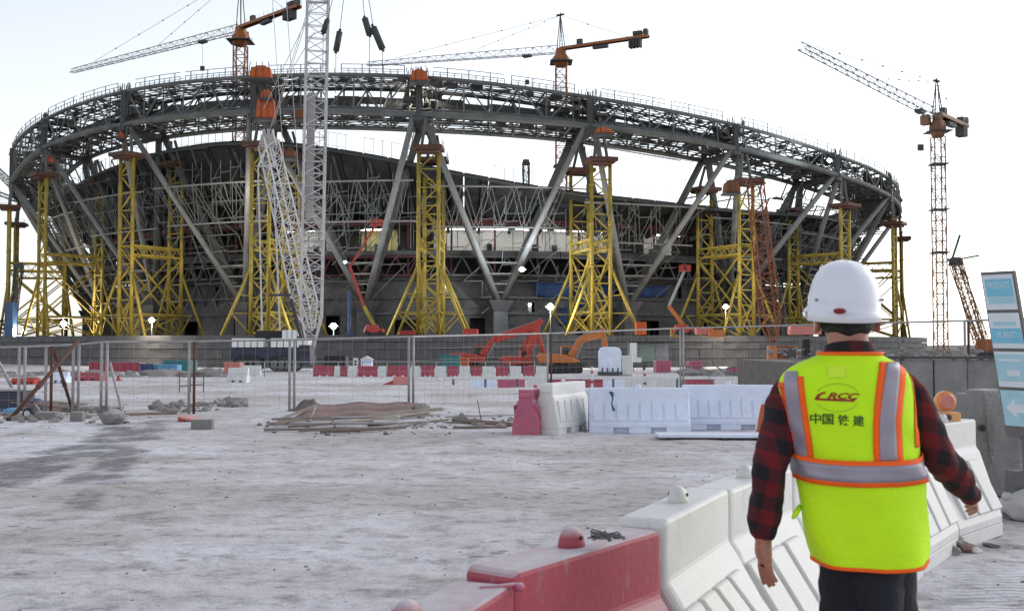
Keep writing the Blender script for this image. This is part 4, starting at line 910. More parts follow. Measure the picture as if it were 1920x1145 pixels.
# blue stand pipe in front of the stadium
q = onplinth(655, 232); t = thing('blue_mast', 'thin upright blue mast standing on the plinth beside the red boom lift', 'mast', q); b = MB(); b.tube(q, (q.x, q.y, at(0, 545, 232).z), .38, 8); b.build('pole', 'blue', t); b = MB(); b.box(q + V((0, 0, .2)), (1.6, 1.6, .4)); b.build('foot', 'blue', t)
q = at(1545, 676, 92); q.z = G(q.x, 92); t = thing('water_cask', 'light blue round drum on the debris left of the worker', 'drum', q); b = MB(); b.lathe([(.5, 0), (.55, .1), (.55, 1.2), (.4, 1.45), (.2, 1.55)], q, 14); b.build('drum_body', 'sky_blue', t, True); b = MB(); b.lathe([(.15, 1.55), (.15, 1.7), (0, 1.7)], q, 10); b.build('lid', 'blue', t)

# ------------------------------------------------------------------ lit floodlights
def flood(label, px, py, dep, w_, warm=True, power=2500, pole=True, base=None):
    p = at(px, py, dep); zb = (ZP if dep > 225 else G(p.x, dep)) if base is None else base; t = thing('floodlight', label, 'floodlight', (p.x, p.y, zb if pole else p.z - .8), 'lit floodlights on the works')
    b = MB()
    if pole: b.tube((p.x, p.y + .3, zb), (p.x, p.y + .3, p.z), .09, 6)
    b.bar((p.x - w_ * .6, p.y + .3, p.z), (p.x + w_ * .6, p.y + .3, p.z), .12, .12); b.build('pole' if pole else 'bracket', 'steel_dark', t)
    b = MB(); b.lathe([(0, .5), (w_ * .3, .5), (w_ * .58, .1), (w_ * .58, .04), (0, .04)], p, 18, 'Y'); hd = b.build('lamp_head', 'steel_dark', t, False)
    b = MB(); b.lathe([(0, -.22), (w_ * .2, -.2), (w_ * .4, -.11), (w_ * .52, .03), (0, .03)], p, 18, 'Y'); b.build('lens', 'lens' if warm else 'lens_cold', hd, True)
    b = MB(); b.bar(p + V((-w_ * .8, .3, -.1)), p + V((-w_ * .8, .1, w_ * .1)), .1, .1); b.bar(p + V((w_ * .8, .3, -.1)), p + V((w_ * .8, .1, w_ * .1)), .1, .1); b.build('yoke', 'steel_dark', t, kind='stuff')
    l = bpy.data.lights.new('floodlight_glow', 'POINT'); l.energy = power * 2.2; l.shadow_soft_size = .5; l.color = (1, .9, .72) if warm else (.8, .9, 1)
    lo = bpy.data.objects.new('floodlight_glow', l); COL.objects.link(lo); lo.parent = t; lo.location = p + V((0, -.7, 0)) - t.location
flood('lit floodlight among yellow legs at the far left edge', 44, 622, 300, 1.2)
flood('brightest lit floodlight beside the left yellow tower', 119, 607, 292, 1.5, power=5000)
flood('lit floodlight between the legs of the wide left support tower', 284, 600, 246, 1.0, power=4500)
flood('small cold lit floodlight low on the wall left of the white crane', 425, 633, 242, .7, False)
flood('bright blue white floodlight right of the white crane boom foot', 625, 611, 237, 1.2, False, 4500)
flood('lit floodlight on a slanted column right of the middle tower', 979, 505, 250, 1.0, False, 3500, False)
flood('large warm floodlight on a post left of the blue tarpaulin tower', 1032, 575, 238, 1.25, True, 5000)
flood('lit floodlight low in the tower behind the orange lattice crane', 1361, 575, 246, 1.0, True, 4500)
flood('lit floodlight high in the ring lattice at the right', 1555, 301, 262, .9, False, 2500, False)
flood('small lamp inside the tower behind the white crane', 473, 391, 250, .55, True, 1500, False)
flood('small lamp at the elbow of the red boom lift', 647, 491, 236, .45, False, 1000, False)
flood('lamp under the ring beside the orange cage of the middle tower', 782, 180, 246, .6, True, 1500, False)

# ------------------------------------------------------------------ rows of far water filled barriers, guard rail, far mesh fence
def far_barrier(label, x0, x1, dep, m, group, h=.85, zoff=0.0):
    a, c = at(x0, 700, dep), at(x1, 700, dep); cx = (a.x + c.x) / 2; L_ = max(.25, c.x - a.x - .05); z = G(cx, dep) + zoff
    t = thing('water_barrier', label, 'barrier', (cx, dep, z), group)
    b = MB(); pr = [(-.3, .1), (.3, .1), (.28, .2), (.13, h * .6), (.09, h), (-.09, h), (-.13, h * .6), (-.28, .2)]
    b.prism(pr, -L_ / 2, L_ / 2, lambda u, v, w_: V((cx + w_, dep + u, z + v)))
    for s in (-1, 0, 1): b.box((cx + s * L_ * .38, dep, z + .05), (L_ * .22, .58, .12))
    b.build('barrier_shell', m, t)
    b = MB(); n = max(2, int(L_ / .35))
    for i in range(n): b.bar((cx - L_ / 2 + L_ * (i + .5) / n, dep - .27, z + .22), (cx - L_ / 2 + L_ * (i + .5) / n, dep - .14, z + h * .6), .12, .04, up=(0, 1, 0))
    b.build('rib', m, t, kind='stuff'); return t
ORDN = ['first', 'second', 'third', 'fourth', 'fifth', 'sixth', 'seventh', 'eighth', 'ninth', 'tenth', 'eleventh', 'twelfth', 'thirteenth', 'fourteenth']
nr = nw = 0
for x0, x1, r in ((455, 490, 0), (588, 626, 1), (627, 638, 0), (639, 651, 1), (652, 670, 0), (671, 708, 1), (709, 725, 0), (726, 768, 1), (770, 788, 0), (789, 815, 1), (816, 837, 0), (838, 860, 1), (861, 882, 0), (883, 903, 1), (904, 928, 0), (929, 954, 1), (956, 978, 0), (980, 1002, 1), (1004, 1028, 0)):
    if r: lb = '%s red barrier from the left in the farthest barrier row below the plinth' % ORDN[nr]; nr += 1
    else: lb = '%s white barrier from the left in the farthest barrier row below the plinth' % ORDN[nw]; nw += 1
    far_barrier(lb, x0, x1, 92, 'plastic_red' if r else 'plastic_white', 'farthest row of red and white barriers', .9, .25)
for x0, x1, m, lb in ((880, 931, 'plastic_bluewhite', 'white barrier at the left end of the second barrier row'), (932, 985, 'plastic_pink', 'pink barrier beside the leftmost white one of the second row'),
                      (987, 1027, 'plastic_white', 'white barrier between the pink and the long red barrier'), (1029, 1131, 'plastic_red', 'long deep red barrier behind the red and white barrier pair'),
                      (1133, 1170, 'plastic_bluewhite', 'white barrier directly right of the long deep red barrier'), (1172, 1226, 'plastic_white', 'off white barrier left of the brown fence post'),
                      (1229, 1274, 'plastic_white', 'white barrier touching the brown fence post'), (1284, 1337, 'plastic_red', 'deep red barrier directly right of the brown fence post'),
                      (1339, 1389, 'plastic_white', 'white barrier right of the deep red barrier by the brown post'), (1391, 1460, 'plastic_red', 'dark red barrier partly hidden by the worker')):
    far_barrier(lb, x0, x1, 58, m, 'second row of barriers behind the yard', .92, .02)
for x0, x1, dep, m, lb, h in ((143, 196, 44, 'plastic_red', 'low red barrier left of the double fence post', .35), (100, 131, 41, 'plastic_bluewhite', 'white block behind the crossed brown poles', .40), (26, 50, 40, 'red_machine', 'small red box at the far left behind the debris', .22), (50, 72, 40, 'red_machine', 'second small red box right of the other at the far left', .24), (428, 467, 42, 'plastic_white', 'pale concrete block standing on the yard left of the double fence post', .58), (120, 158, 60, 'plastic_pink', 'pink barrier by the works road at the left', .8), (710, 766, 0, '', '', 0)):
    if dep: far_barrier(lb, x0, x1, dep, m, None, h)
t0 = at(748, 724, 39); t = thing('sign_board', 'small red board lying tilted on the yard near the tall double fence post', 'board', (t0.x, 39, G(t0.x, 39)))
b = MB(); b.box((t0.x + .1, 39, G(t0.x, 39) + .16), (.62, .06, .3), 0, 1, Matrix.Rotation(R(-25), 3, 'X')); b.build('board', 'salmon', t); b = MB(); b.prism([(-.62, 0), (-.15, 0), (-.2, .18)], -.03, .03, lambda u, v, w_: V((t0.x + u, 39 + w_, G(t0.x, 39) + v))); b.build('foot', 'red_machine', t)
for i, (px, lb) in enumerate(((1110, 'red and white bollard just right of the white tank'), (1209, 'red and white bollard below the site cabin'), (1414, 'red and white bollard nearest to the worker'), (222, 'plain red post standing behind the double fence post at the left'))):
    dep = 50 if i < 3 else 43; q = at(px, 700, dep); zg = G(q.x, dep); zt = at(px, (688, 694, 694, 704)[i], dep).z; t = thing('bollard', lb, 'bollard', (q.x, dep, zg))
    b = MB(); b.lathe([(.16, 0), (.16, .05), (.06, .06), (.06, zt - zg), (0, zt - zg + .02)], (q.x, dep, zg), 8); b.build('post', 'plastic_white' if i < 3 else 'red_machine', t, False)
    if i < 3:
        for f in (.25, .55, .85): b = MB(); hgt = (zt - zg); b.lathe([(.068, f * hgt - .06), (.068, f * hgt + .06)], (q.x, dep, zg), 8); b.build('stripe', 'plastic_red', t)
def guard(label, xs, dep, ytop, m):
    p0 = at(xs[0], ytop, dep); t = thing('guard_rail', label, 'guard rail', (p0.x, dep, G(p0.x, dep)))
    for a, c in zip(xs, xs[1:]):
        p, q = at(a, ytop, dep), at(c, ytop, dep); b = MB(); b.bar(p, q - V((.03, 0, 0)), .16, .14); b.build('rail', m, t, bevel=.02, seg=1)
        b = MB(); b.box((p.x, dep + .05, (p.z + G(p.x, dep)) / 2 - .05), (.1, .1, max(.1, p.z - G(p.x, dep)))); b.build('post', 'steel_grey', t)
guard('white guard rail along the works road behind the yard, right part', [850 + 60 * i for i in range(11)], 50, 708, 'plastic_white')
guard('long white kerb rail along the works road behind the yard, left part', [196, 245, 300, 352, 410, 466, 530, 590, 650, 710, 770, 830], 47, 711, 'plastic_white')
def mesh_fence(label, posts, top, m, wire=.012, gap=.16, low=.06, group=None, rad=.03, dbl=0.0):
    # posts: [(x, y, ztop)]
    t = thing('mesh_fence', label, 'fence', (posts[0][0], posts[0][1], G(posts[0][0], posts[0][1])), group)
    for i, (x, y, zt) in enumerate(posts):
        for s in ((-dbl, dbl) if dbl else (0,)):
            b = MB(); b.tube((x + s, y + s * .4, G(x, y) - .05), (x + s, y + s * .4, zt), rad, 8); b.build('post', 'rust_brown' if (dbl and s > 0 and i % 3 == 2) else m, t, True)
    for (x0, y0, z0), (x1, y1, z1) in zip(posts, posts[1:]):
        b = MB(); b.tube((x0, y0, z0), (x1, y1, z1), rad * .75, 6); b.build('top_rail', m, t)
        b = MB(); L_ = math.hypot(x1 - x0, y1 - y0); n = int(L_ / gap)
        for k in range(1, n): f = k / n; x, y = x0 + (x1 - x0) * f, y0 + (y1 - y0) * f; b.tube((x, y, G(x, y) + low), (x, y, z0 + (z1 - z0) * f), wire, 3, cap=False)
        hz = .5 * (z0 + z1) - G(x0, y0); nh = int((hz - low) / gap)
        for k in range(nh): b.tube((x0, y0, G(x0, y0) + low + k * gap), (x1, y1, G(x1, y1) + low + k * gap + (z1 - z0 - (G(x1, y1) - G(x0, y0))) * k / nh), wire, 3, cap=False)
        b.build('wire_mesh', m, t, kind='stuff')
pts = []
for i in range(13): p = at(450 + 46 * i, 678, 98); pts.append((p.x, 98, p.z))
mesh_fence('low pale mesh fence in front of the white crane and the excavators', pts, 0, 'fence_steel', .008, .30, rad=.05)
# heap clutter between rail and plinth on the right
rn = random.Random(77)
b = MB()
for i in range(170):
    px = 1290 + 330 * rn.random(); dep = 62 + 60 * rn.random(); x = at(px, 690, dep).x; r = .25 + .5 * rn.random(); b.lump((x, dep, G(x, dep) + r * .3), r, (1.5, 1, .7), i, .4)
b.build('rubble', 'rubble', kind='stuff')
b = MB()
for i in range(60):
    px = 1290 + 330 * rn.random(); dep = 62 + 50 * rn.random(); p = at(px, 690, dep); p.z = G(p.x, dep) + .25 + .8 * rn.random(); a = rn.random() * 3.1; b.tube(p, p + V((math.cos(a) * 2.0, math.sin(a) * .6, rn.random() * .6)), .07, 4)
b.build('scrap_metal', 'steel_grey', kind='stuff')
rn = random.Random(78); b = MB()
for i in range(160):
    px = -20 + 480 * rn.random(); dep = 52 + 70 * rn.random(); x = at(px, 690, dep).x; r = .2 + .45 * rn.random(); b.lump((x, dep, G(x, dep) + r * .3), r, (1.6, 1, .6), i + 400, .4)
b.build('rubble', 'rubble', kind='stuff')
# distant embankment and far sheds on the right
b = MB(); rr = []
for i in range(41):
    x = -150 + 15 * i; rr.append([b.ring([(x, 300 + 10 * math.sin(i * .4), -4), (x, 312, .6 + .8 * math.sin(i * .9) + .5 * math.sin(i * 2.3)), (x, 330, .8 + .6 * math.sin(i * .7)), (x, 350, -4)])][0])
b.skinrings(rr, True, (True, True)); o = b.build('embankment', 'rubble', kind='structure')
# ------------------------------------------------------------------ water filled barriers near the camera
def water_barrier(label, L_, H, m, bw=.34, tw=.085, lug=True, nrib=5, slots=True, tilt=0.0, group=None, lugm=None, ribm=None):
    t = thing('water_barrier', label, 'barrier', (0, 0, 0), group); hl = L_ / 2 - .008
    z1 = .72 * H
    pr = [(-bw, .1), (-bw, .16), (-tw - .03, z1), (-tw, z1 + .04), (-tw, H), (tw, H), (tw, z1 + .04), (tw + .03, z1), (bw, .16), (bw, .1)]
    b = MB(); xs = [-hl, -hl + .03, hl - .03, hl]; rings = []
    for x, k in zip(xs, (.93, 1, 1, .93)): rings.append(b.ring([(x, u * k, .1 + (v - .1) * (1 if k == 1 else .985)) for u, v in pr]))
    b.skinrings(rings); b.build('shell', m, t, bevel=.014, seg=2)
    b = MB(); n = 3
    feet = [(-hl, -hl * .52), (-hl * .22, hl * .22), (hl * .52, hl)] if slots else [(-hl, hl)]
    for x0, x1 in feet: b.box(((x0 + x1) / 2, 0, .052), (x1 - x0, 2 * bw * .985, .104))
    if slots: b.box((0, 0, .053), (2 * hl * .97, bw * 1.25, .1))
    b.build('foot', m, t, bevel=.008, seg=1)
    if lug:
        b = MB(); rows = []
        for h, a, c in ((-.01, .050, .040), (.015, .048, .038), (.035, .042, .033), (.052, .028, .022), (.060, .010, .008)): rows.append(b.ring([(a * math.cos(i * math.pi / 6), c * math.sin(i * math.pi / 6), H + h) for i in range(12)]))
        b.skinrings(rows); b.build('lug', lugm or m, t, True)
        b = MB()
        for s in (-1, 1): b.lathe([(.0, -.004), (.007, -.004), (.007, .004), (0, .004)], (0, s * .034, H + .028), 8, 'Y')
        b.build('lug_hole', 'black', t)
    src = None
    for s in (-1, 1):
        for i in range(nrib):
            x = -hl + (i + .75) * (2 * hl) / (nrib + .5); k = tilt
            b = MB(); p0 = V((x + k * .5, s * (bw - .015), .20)); p1 = V((x - k * .5, s * (tw + .052), z1 - .04)); wd = 2 * hl / (nrib + .5) * .86
            nrm = V((0, s * (z1 - .16), bw - tw)).normalized() * .013
            c = [p0 + V((-wd / 2, 0, 0)), p0 + V((wd / 2, 0, 0)), p1 + V((wd / 2, 0, 0)), p1 + V((-wd / 2, 0, 0))]
            A = b.ring([q - nrm for q in c]); B = b.ring([q.lerp(sum(c, V()) / 4, .06) + nrm * 1.6 for q in c]); b.skinrings([A, B]); b.build('rib', ribm or m, t, bevel=.006, seg=1)
    b = MB()
    for s in (-1, 1): b.box((s * (hl + .004), 0, H - .11), (.03, tw * 1.5, .07))
    b.build('end_lip', m, t, bevel=.008, seg=1)
    return t
JN = [(-.41, 1.98), (-.07, 2.95), (.435, 3.645), (.82, 4.46), (1.30, 5.28), (1.84, 6.14), (2.40, 7.02), (2.98, 7.86), (3.62, 8.54)]
NB = [('plastic_red', 'nearest red barrier of the row, set a little lower than the red one after it'), ('plastic_red', 'second red barrier with a scrap of wire beside its lug'), ('plastic_white', 'nearest white barrier joined to the red one, left of the worker'),
      ('plastic_white', 'white barrier passing behind the left arm of the worker'), ('plastic_white', 'white barrier hidden mostly behind the yellow vest'), ('plastic_white', 'white barrier hidden behind the worker in the middle of the row'),
      ('plastic_white', 'white ribbed barrier just right of the vest under the right sleeve'), ('plastic_white', 'white barrier at the far end of the near row, with the amber lamp on top')]
for i, ((x0, y0), (x1, y1)) in enumerate(zip(JN, JN[1:])):
    L_ = math.hypot(x1 - x0, y1 - y0); t = water_barrier(NB[i][1], L_, .89, NB[i][0], .40 if i < 3 else .34 if i < 5 else .28, .088, True, 4 if i < 3 else 3, False, .18, 'barriers of the near curved row')
    put(t, ((x0 + x1) / 2, (y0 + y1) / 2, G((x0 + x1) / 2, (y0 + y1) / 2) - (.035 if i == 0 else .004)), math.atan2(y1 - y0, x1 - x0))
# connector pin between the two red ones, scrap of wire
p = V((-.015, 2.87, .84)); t = thing('connector_pin', 'pink connector pin between the two red barriers', 'pin', p); b = MB(); b.path([p + V((-.07, -.02, .012)), p + V((0, 0, .016)), p + V((.03, .01, .016))], .008, 6); b.lathe([(.011, -.008), (.015, 0), (.011, .012), (0, .015)], p + V((.035, .005, .01)), 8); b.build('pin_body', 'plastic_pink', t, True)
q = V((.285, 3.255, .905)); t = thing('wire_scrap', 'small tangle of grey wire lying beside the lug of the second red barrier', 'wire', q); b = MB(); rn = random.Random(4)
for i in range(16): a, c = rn.random() * 6.28, rn.random() * 6.28; b.path([q + V((.045 * math.cos(a), .03 * math.sin(a), .004 + .012 * rn.random())), q + V((.05 * rn.uniform(-1, 1), .04 * rn.uniform(-1, 1), .012 + .02 * rn.random())), q + V((.06 * math.cos(c), .04 * math.sin(c), .005 + .012 * rn.random()))], .003, 4)
b.build('wire', 'steel_grey', t)
# mid barriers
z = 18.0
def midb(label, px, dep, L_, H, m, rz, nrib, **k): x = at(px, 815, dep).x; t = water_barrier(label, L_, H, m, k.pop('bw', .30), .12, k.pop('lug', True), nrib, True, k.pop('tilt', 0.0), **k); put(t, (x, dep, G(x, dep) - .01), rz); return t
midb('deep pink barrier seen end on, leftmost of the middle group', 1004, 18.1, 1.5, .76, 'plastic_pink', R(76), 5, tilt=.3, bw=.23)
midb('white barrier with a pale blue end beside the pink one', 1056, 18.2, 1.6, .84, 'plastic_white', R(66), 5, bw=.23)
midb('broad white barrier with a blue strap over its edge', 1197, 18.3, 1.72, .76, 'plastic_bluewhite', R(-1.5), 8)
midb('broad bluish white barrier with grey ribs nearest behind the left arm of the worker', 1366, 18.9, 1.62, .78, 'plastic_bluewhite', R(-3), 8)
p = at(1147, 738, 18.05); t = thing('strap', 'blue strap hanging over the top of the broad white barrier', 'strap', p); b = MB(); b.path([p + V((-.02, .1, .02)), p + V((0, -.03, .02)), p + V((.01, -.06, -.08)), p + V((-.01, -.1, -.16)), p + V((.02, -.16, -.27))], [.02, .025, .014, .012, .022], 6); b.build('strap_band', 'blue', t, True); b = MB(); b.lump(p + V((0, -.05, 0)), .035, seed=3); b.build('knot', 'blue', t)
p = at(1335, 827, 16.6); t = thing('loose_board', 'flat white board lying on the yard in front of the broad barriers', 'board', (p.x, 16.8, G(p.x, 16.8))); b = MB(); b.box((p.x + .1, 16.85, G(p.x, 16.8) + .055), (1.85, .55, .045), R(-1)); b.build('board', 'plastic_bluewhite', t, bevel=.006, seg=1)
b = MB()
for s in (-.6, .2, .8): b.box((p.x + s, 16.85, G(p.x, 16.8) + .015), (.08, .5, .04))
b.build('batten', 'steel_dark', t)
p = at(1434, 815, 17.4); t = thing('traffic_cone', 'orange cone or lamp half hidden behind the left arm of the worker', 'traffic cone', (p.x, 17.4, G(p.x, 17.4))); b = MB(); b.lathe([(.16, .03), (.13, .1), (.10, .3), (.06, .5), (.03, .52)], (p.x, 17.4, G(p.x, 17.4)), 14); b.build('cone', 'orange', t, True); b = MB(); b.box((p.x, 17.4, G(p.x, 17.4) + .02), (.36, .36, .05)); b.build('base', 'black', t, bevel=.02)
p = at(1022, 728, 19.6); t = thing('warning_lamp', 'small orange lamp on top between the pink and the white barrier', 'lamp', p); b = MB(); b.lathe([(.05, -.1), (.07, -.06), (.075, 0), (.05, .05), (0, .07)], p, 12); b.build('lamp_dome', 'orange', t, True); b = MB(); b.lathe([(.04, -.22), (.05, -.1)], p, 10); b.build('lamp_base', 'plastic_pink', t)

# ------------------------------------------------------------------ the tall yard fence
def fp(px, py, dep): p = at(px, py, dep); return (p.x, p.y, p.z)
mesh_fence('tall mesh yard fence with paired steel posts across the middle of the yard', [fp(-30, 652, 22), fp(42, 650, 22), fp(92, 648, 22.3), fp(143, 646, 22.4), fp(196, 641, 22.5), fp(360, 640, 23.2), fp(548, 637, 24), fp(771, 631, 24.6), fp(1030, 625, 30), fp(1278, 615, 34), fp(1560, 608, 28.5), fp(1812, 601, 23.5), fp(1930, 598, 22)], 0, 'fence_steel', .0022, .26, dbl=.05)
p0, p1 = at(206, 680, 22.4), at(232, 786, 21.6); t = thing('fence_stay', 'grey steel stay leaning against the double fence post at the left', 'stay', (p1.x, p1.y, 0)); b = MB(); b.tube(p0, V((p1.x, p1.y, G(p1.x, p1.y))), .03, 6); b.build('stay_tube', 'fence_steel', t); b = MB(); b.box((p1.x, p1.y, G(p1.x, p1.y) + .02), (.2, .14, .04)); b.build('foot_plate', 'fence_steel', t)
def pole(label, a, c, r, m, name='prop_pole', cat='pole'):
    a, c = V(a), V(c); t = thing(name, label, cat, a); b = MB(); b.tube(a, c, r, 8); b.build('tube', m, t, True); b = MB(); d = (c - a).normalized(); b.tube(a.lerp(c, .40), a.lerp(c, .46), r * 1.4, 8); b.build('collar', m, t); b = MB(); b.tube(a, a + d * .06, r * 1.6, 8); b.build('foot', m, t); return t
g = lambda px, py, dep: (lambda p: V((p.x, p.y, G(p.x, p.y))))(at(px, py, dep))
pole('long red brown pole leaning steeply across the left fence', g(16, 795, 20.5), at(146, 640, 22.2), .04, 'rust_brown')
pole('shorter brown pole crossing the long red brown pole', g(138, 768, 23.2), at(98, 646, 22.4), .035, 'rust_brown')
pole('pale grey pole leaning at the far left edge of the fence', g(28, 712, 34), at(-12, 660, 33), .05, 'fence_steel')
for px, py, w_, h_, d_, m, lb in ((141, 793, .23, .19, .22, 'concrete_near', 'small square concrete block under the crossed poles'), (205, 797, .42, .27, .4, 'concrete_near', 'rough concrete lump at the foot of the double fence post'), (376, 804, .37, .19, .25, 'concrete_near', 'grey concrete block lying alone on the yard beside a red board'), (83, 790, .4, .16, .25, 'concrete_near', 'flat concrete block left of the small square one')):
    dep = 1.5 * FPX / (py - 645); q = g(px, py, dep); t = thing('concrete_block', lb, 'concrete block', q)
    if w_ == .42: b = MB(); b.lump(q + V((0, .2, .12)), .26, (1, .8, .6), 9, .25, 2); b.build('lump', m, t)
    else: b = MB(); b.box(q + V((0, d_ / 2, h_ / 2 - .01)), (w_, d_, h_), R(6), .97); b.build('block_body', m, t, bevel=.012, seg=2)
q = g(358, 789, 20.6); t = thing('red_board', 'faded red board lying beside the grey concrete block', 'board', q); b = MB(); b.box(q + V((0, .1, .05)), (.42, .5, .04), R(12), 1, Matrix.Rotation(R(12), 3, 'Y')); b.build('board', 'salmon', t); b = MB(); b.box(q + V((-.16, -.06, .05)), (.12, .1, .08)); b.build('clip', 'red_machine', t)
# rebar stool frame
q = g(357, 735, 33); t = thing('rebar_frame', 'thin brown rebar frame standing in the yard behind the fence', 'frame', q)
for sx in (-.32, .0, .38):
    b = MB(); b.tube(q + V((sx, .2 * sx, 0)), q + V((sx, .2 * sx, .62)), .016, 5); b.build('leg', 'rust_brown', t)
b = MB(); b.tube(q + V((-.32, 0, .2)), q + V((.38, 0, .24)), .016, 5); b.tube(q + V((-.32, 0, .58)), q + V((.38, 0, .58)), .014, 5); b.build('cross_bar', 'rust_brown', t)

# ------------------------------------------------------------------ heaps of planks, pipes and sheets
pz = random.Random(12)
def stick(name, label, cat, a, c, w_, h_, m, group=None, rnd=False):
    a, c = V(a), V(c); mid = (a + c) / 2; b = MB()
    if rnd: b.tube(a, c, w_ / 2, 8)
    else: b.bar(a, c, w_, h_)
    o = b.build(name, m, None, rnd)
    off = V((mid.x, mid.y, min(a.z, c.z))); o.data.transform(Matrix.Translation(-off)); o.location = off; ORG[o.name] = off; return tag(o, label, cat, group)
def hp(px, py, up=0.0, dep=None): dep = dep or 1.5 * FPX / (py - 645); q = at(px, py, dep); return V((q.x, q.y, G(q.x, q.y) + up))
heap = [(495, 808, 730, 806, .045, 'wood', 1), (500, 800, 760, 803, .05, 'fence_steel', 0), (520, 794, 800, 781, .05, 'wood_pale', 1), (540, 806, 700, 798, .04, 'wood', 0), (555, 803, 805, 792, .045, 'fence_steel', 0), (510, 796, 620, 792, .04, 'wood', 1), (600, 810, 762, 805, .04, 'wood', 0), (650, 797, 830, 776, .05, 'wood_pale', 1), (640, 808, 770, 798, .035, 'fence_steel', 0), (535, 790, 700, 789, .05, 'fence_steel', 0), (620, 802, 800, 797, .04, 'wood_pale', 1), (508, 804, 560, 798, .05, 'wood', 1), (690, 800, 840, 788, .04, 'wood', 0), (560, 811, 690, 811, .03, 'wood', 1)]
names = ['pale plank', 'grey pipe', 'brown plank', 'thin grey pipe', 'bent light plank', 'rough brown batten']
for i, (x0, y0, x1, y1, w_, m, pl_) in enumerate(heap):
    a = hp(x0, y0, .03 + .012 * (i % 6)); c = hp(x1, y1, .04 + .018 * ((i * 3) % 6))
    stick('plank' if pl_ else 'pipe', '%s in the middle debris heap, %s from its front edge' % ('pale plank' if m == 'wood_pale' else 'brown plank' if pl_ else 'grey pipe' if m == 'fence_steel' else 'brown pipe', ORDN[i]), 'plank' if pl_ else 'pipe', a, c, w_ * (1.7 if pl_ else 1), w_ * .8, m, 'planks and pipes of the middle heap', not pl_)
stick('plank', 'pale plank propped up slanting at the left of the middle heap', 'plank', hp(523, 788, .03), hp(598, 784, .30), .06, .04, 'wood_pale', 'planks and pipes of the middle heap')
stick('plank', 'long pale plank slanting up over the right end of the middle heap', 'plank', hp(690, 792, .12), hp(828, 786, .24), .07, .05, 'wood_pale', 'planks and pipes of the middle heap')
stick('rod', 'thin pale rod leaning against the brown sheet of the middle heap', 'rod', hp(580, 795, .02), hp(592, 789, .28), .022, .02, 'wood_pale', None, True)
stick('rod', 'thin pale rod standing at the right side of the middle heap', 'rod', hp(744, 806, .02), hp(748, 800, .22), .022, .02, 'wood_pale', None, True)
for x0, y0, x1, y1, hgt, lb in ((545, 790, 800, 779, .16, 'large brown rusty sheet lying in the middle heap'), (560, 782, 790, 772, .26, 'second brown rusty sheet leaning on the first in the middle heap')):
    a, c = hp(x0, y0), hp(x1, y1); o_ = thing('steel_sheet', lb, 'sheet', a); b = MB(); n = 14; A = []; B = []
    for i in range(n + 1):
        f = i / n; p = a.lerp(c, f); wv_ = .02 * math.sin(i * 1.3); A.append(p + V((0, .0, .05 + wv_))); B.append(p + V((.05, .75, hgt * (.9 - .5 * abs(f - .35)) + wv_)))
    r0 = b.ring(A); r1 = b.ring(B)
    for i in range(n): b.f.append((r0[i], r0[i + 1], r1[i + 1], r1[i]))
    o = b.build('sheet', 'sheet_brown', o_, True); sm = o.modifiers.new('thick', 'SOLIDIFY'); sm.thickness = .012
q = hp(640, 772, .24); t = thing('white_offcut', 'small white board on top of the brown sheets', 'board', q); b = MB(); b.box(q + V((0, 0, .02)), (.5, .16, .02), R(3)); b.build('board', 'plastic_white', t)
def mound(name, label, px, py, rx, ry, rz, m, seed, kind=None):
    q = hp(px, py); b = MB(); bm = bmesh.new(); bmesh.ops.create_grid(bm, x_segments=22, y_segments=14, size=1); vs = []
    for v in bm.verts:
        r = math.hypot(v.co.x, v.co.y); h = max(0, 1 - r) ** 1.2 * rz * (1 + .7 * noise.fractal(V((v.co.x * 2 + seed, v.co.y * 2, 0)), .9, 2, 4)); x, y = q.x + v.co.x * rx, q.y + v.co.y * ry; vs.append((x, y, G(x, y) - .03 + max(0, h)))
    b.add(vs, [tuple(w_.index for w_ in f.verts) for f in bm.faces]); bm.free(); o = b.build(name, m, None, True); off = q; o.data.transform(Matrix.Translation(-off)); o.location = off
    if kind: o['kind'] = kind
    else: tag(o, label, 'heap')
    return o
mound('dirt_heap', 'small brown heap of soil behind the left end of the middle debris heap', 588, 768, .75, .6, .30, 'rubble_dark', 1)
mound('dirt_heap', 'low heap of rubble soil around the foot of the tall fence post', 765, 768, .65, .5, .16, 'rubble_dark', 2)
mound('dirt_heap', 'flat sandy hump right of the middle debris heap', 880, 790, .9, .5, .10, 'rubble_dark', 3)
mound('dirt_heap', 'brown sand heap under the crossed poles at the left', 95, 765, 1.0, .7, .22, 'sheet_brown', 4)
def stones(n, x0, x1, y0, y1, r0, r1, m, seed):
    rn = random.Random(seed); b = MB()
    for i in range(n):
        px = x0 + (x1 - x0) * rn.random(); py = y0 + (y1 - y0) * rn.random(); q = hp(px, py); r = r0 + (r1 - r0) * rn.random() ** 2; b.lump(q + V((0, 0, r * .25)), r, (1.4, 1, .75), seed * 100 + i, .45)
    b.build('rubble', m, kind='stuff')
stones(60, 290, 410, 756, 772, .03, .14, 'rubble', 1); stones(40, 410, 460, 752, 762, .03, .13, 'rubble', 2); stones(50, 735, 800, 762, 776, .03, .12, 'rubble', 3); stones(50, 780, 960, 778, 800, .02, .09, 'rubble', 4); stones(70, -10, 240, 770, 795, .02, .12, 'rubble', 5); stones(50, 480, 850, 790, 815, .015, .05, 'rubble_dark', 6); stones(40, 100, 240, 765, 775, .03, .1, 'rubble_dark', 7)
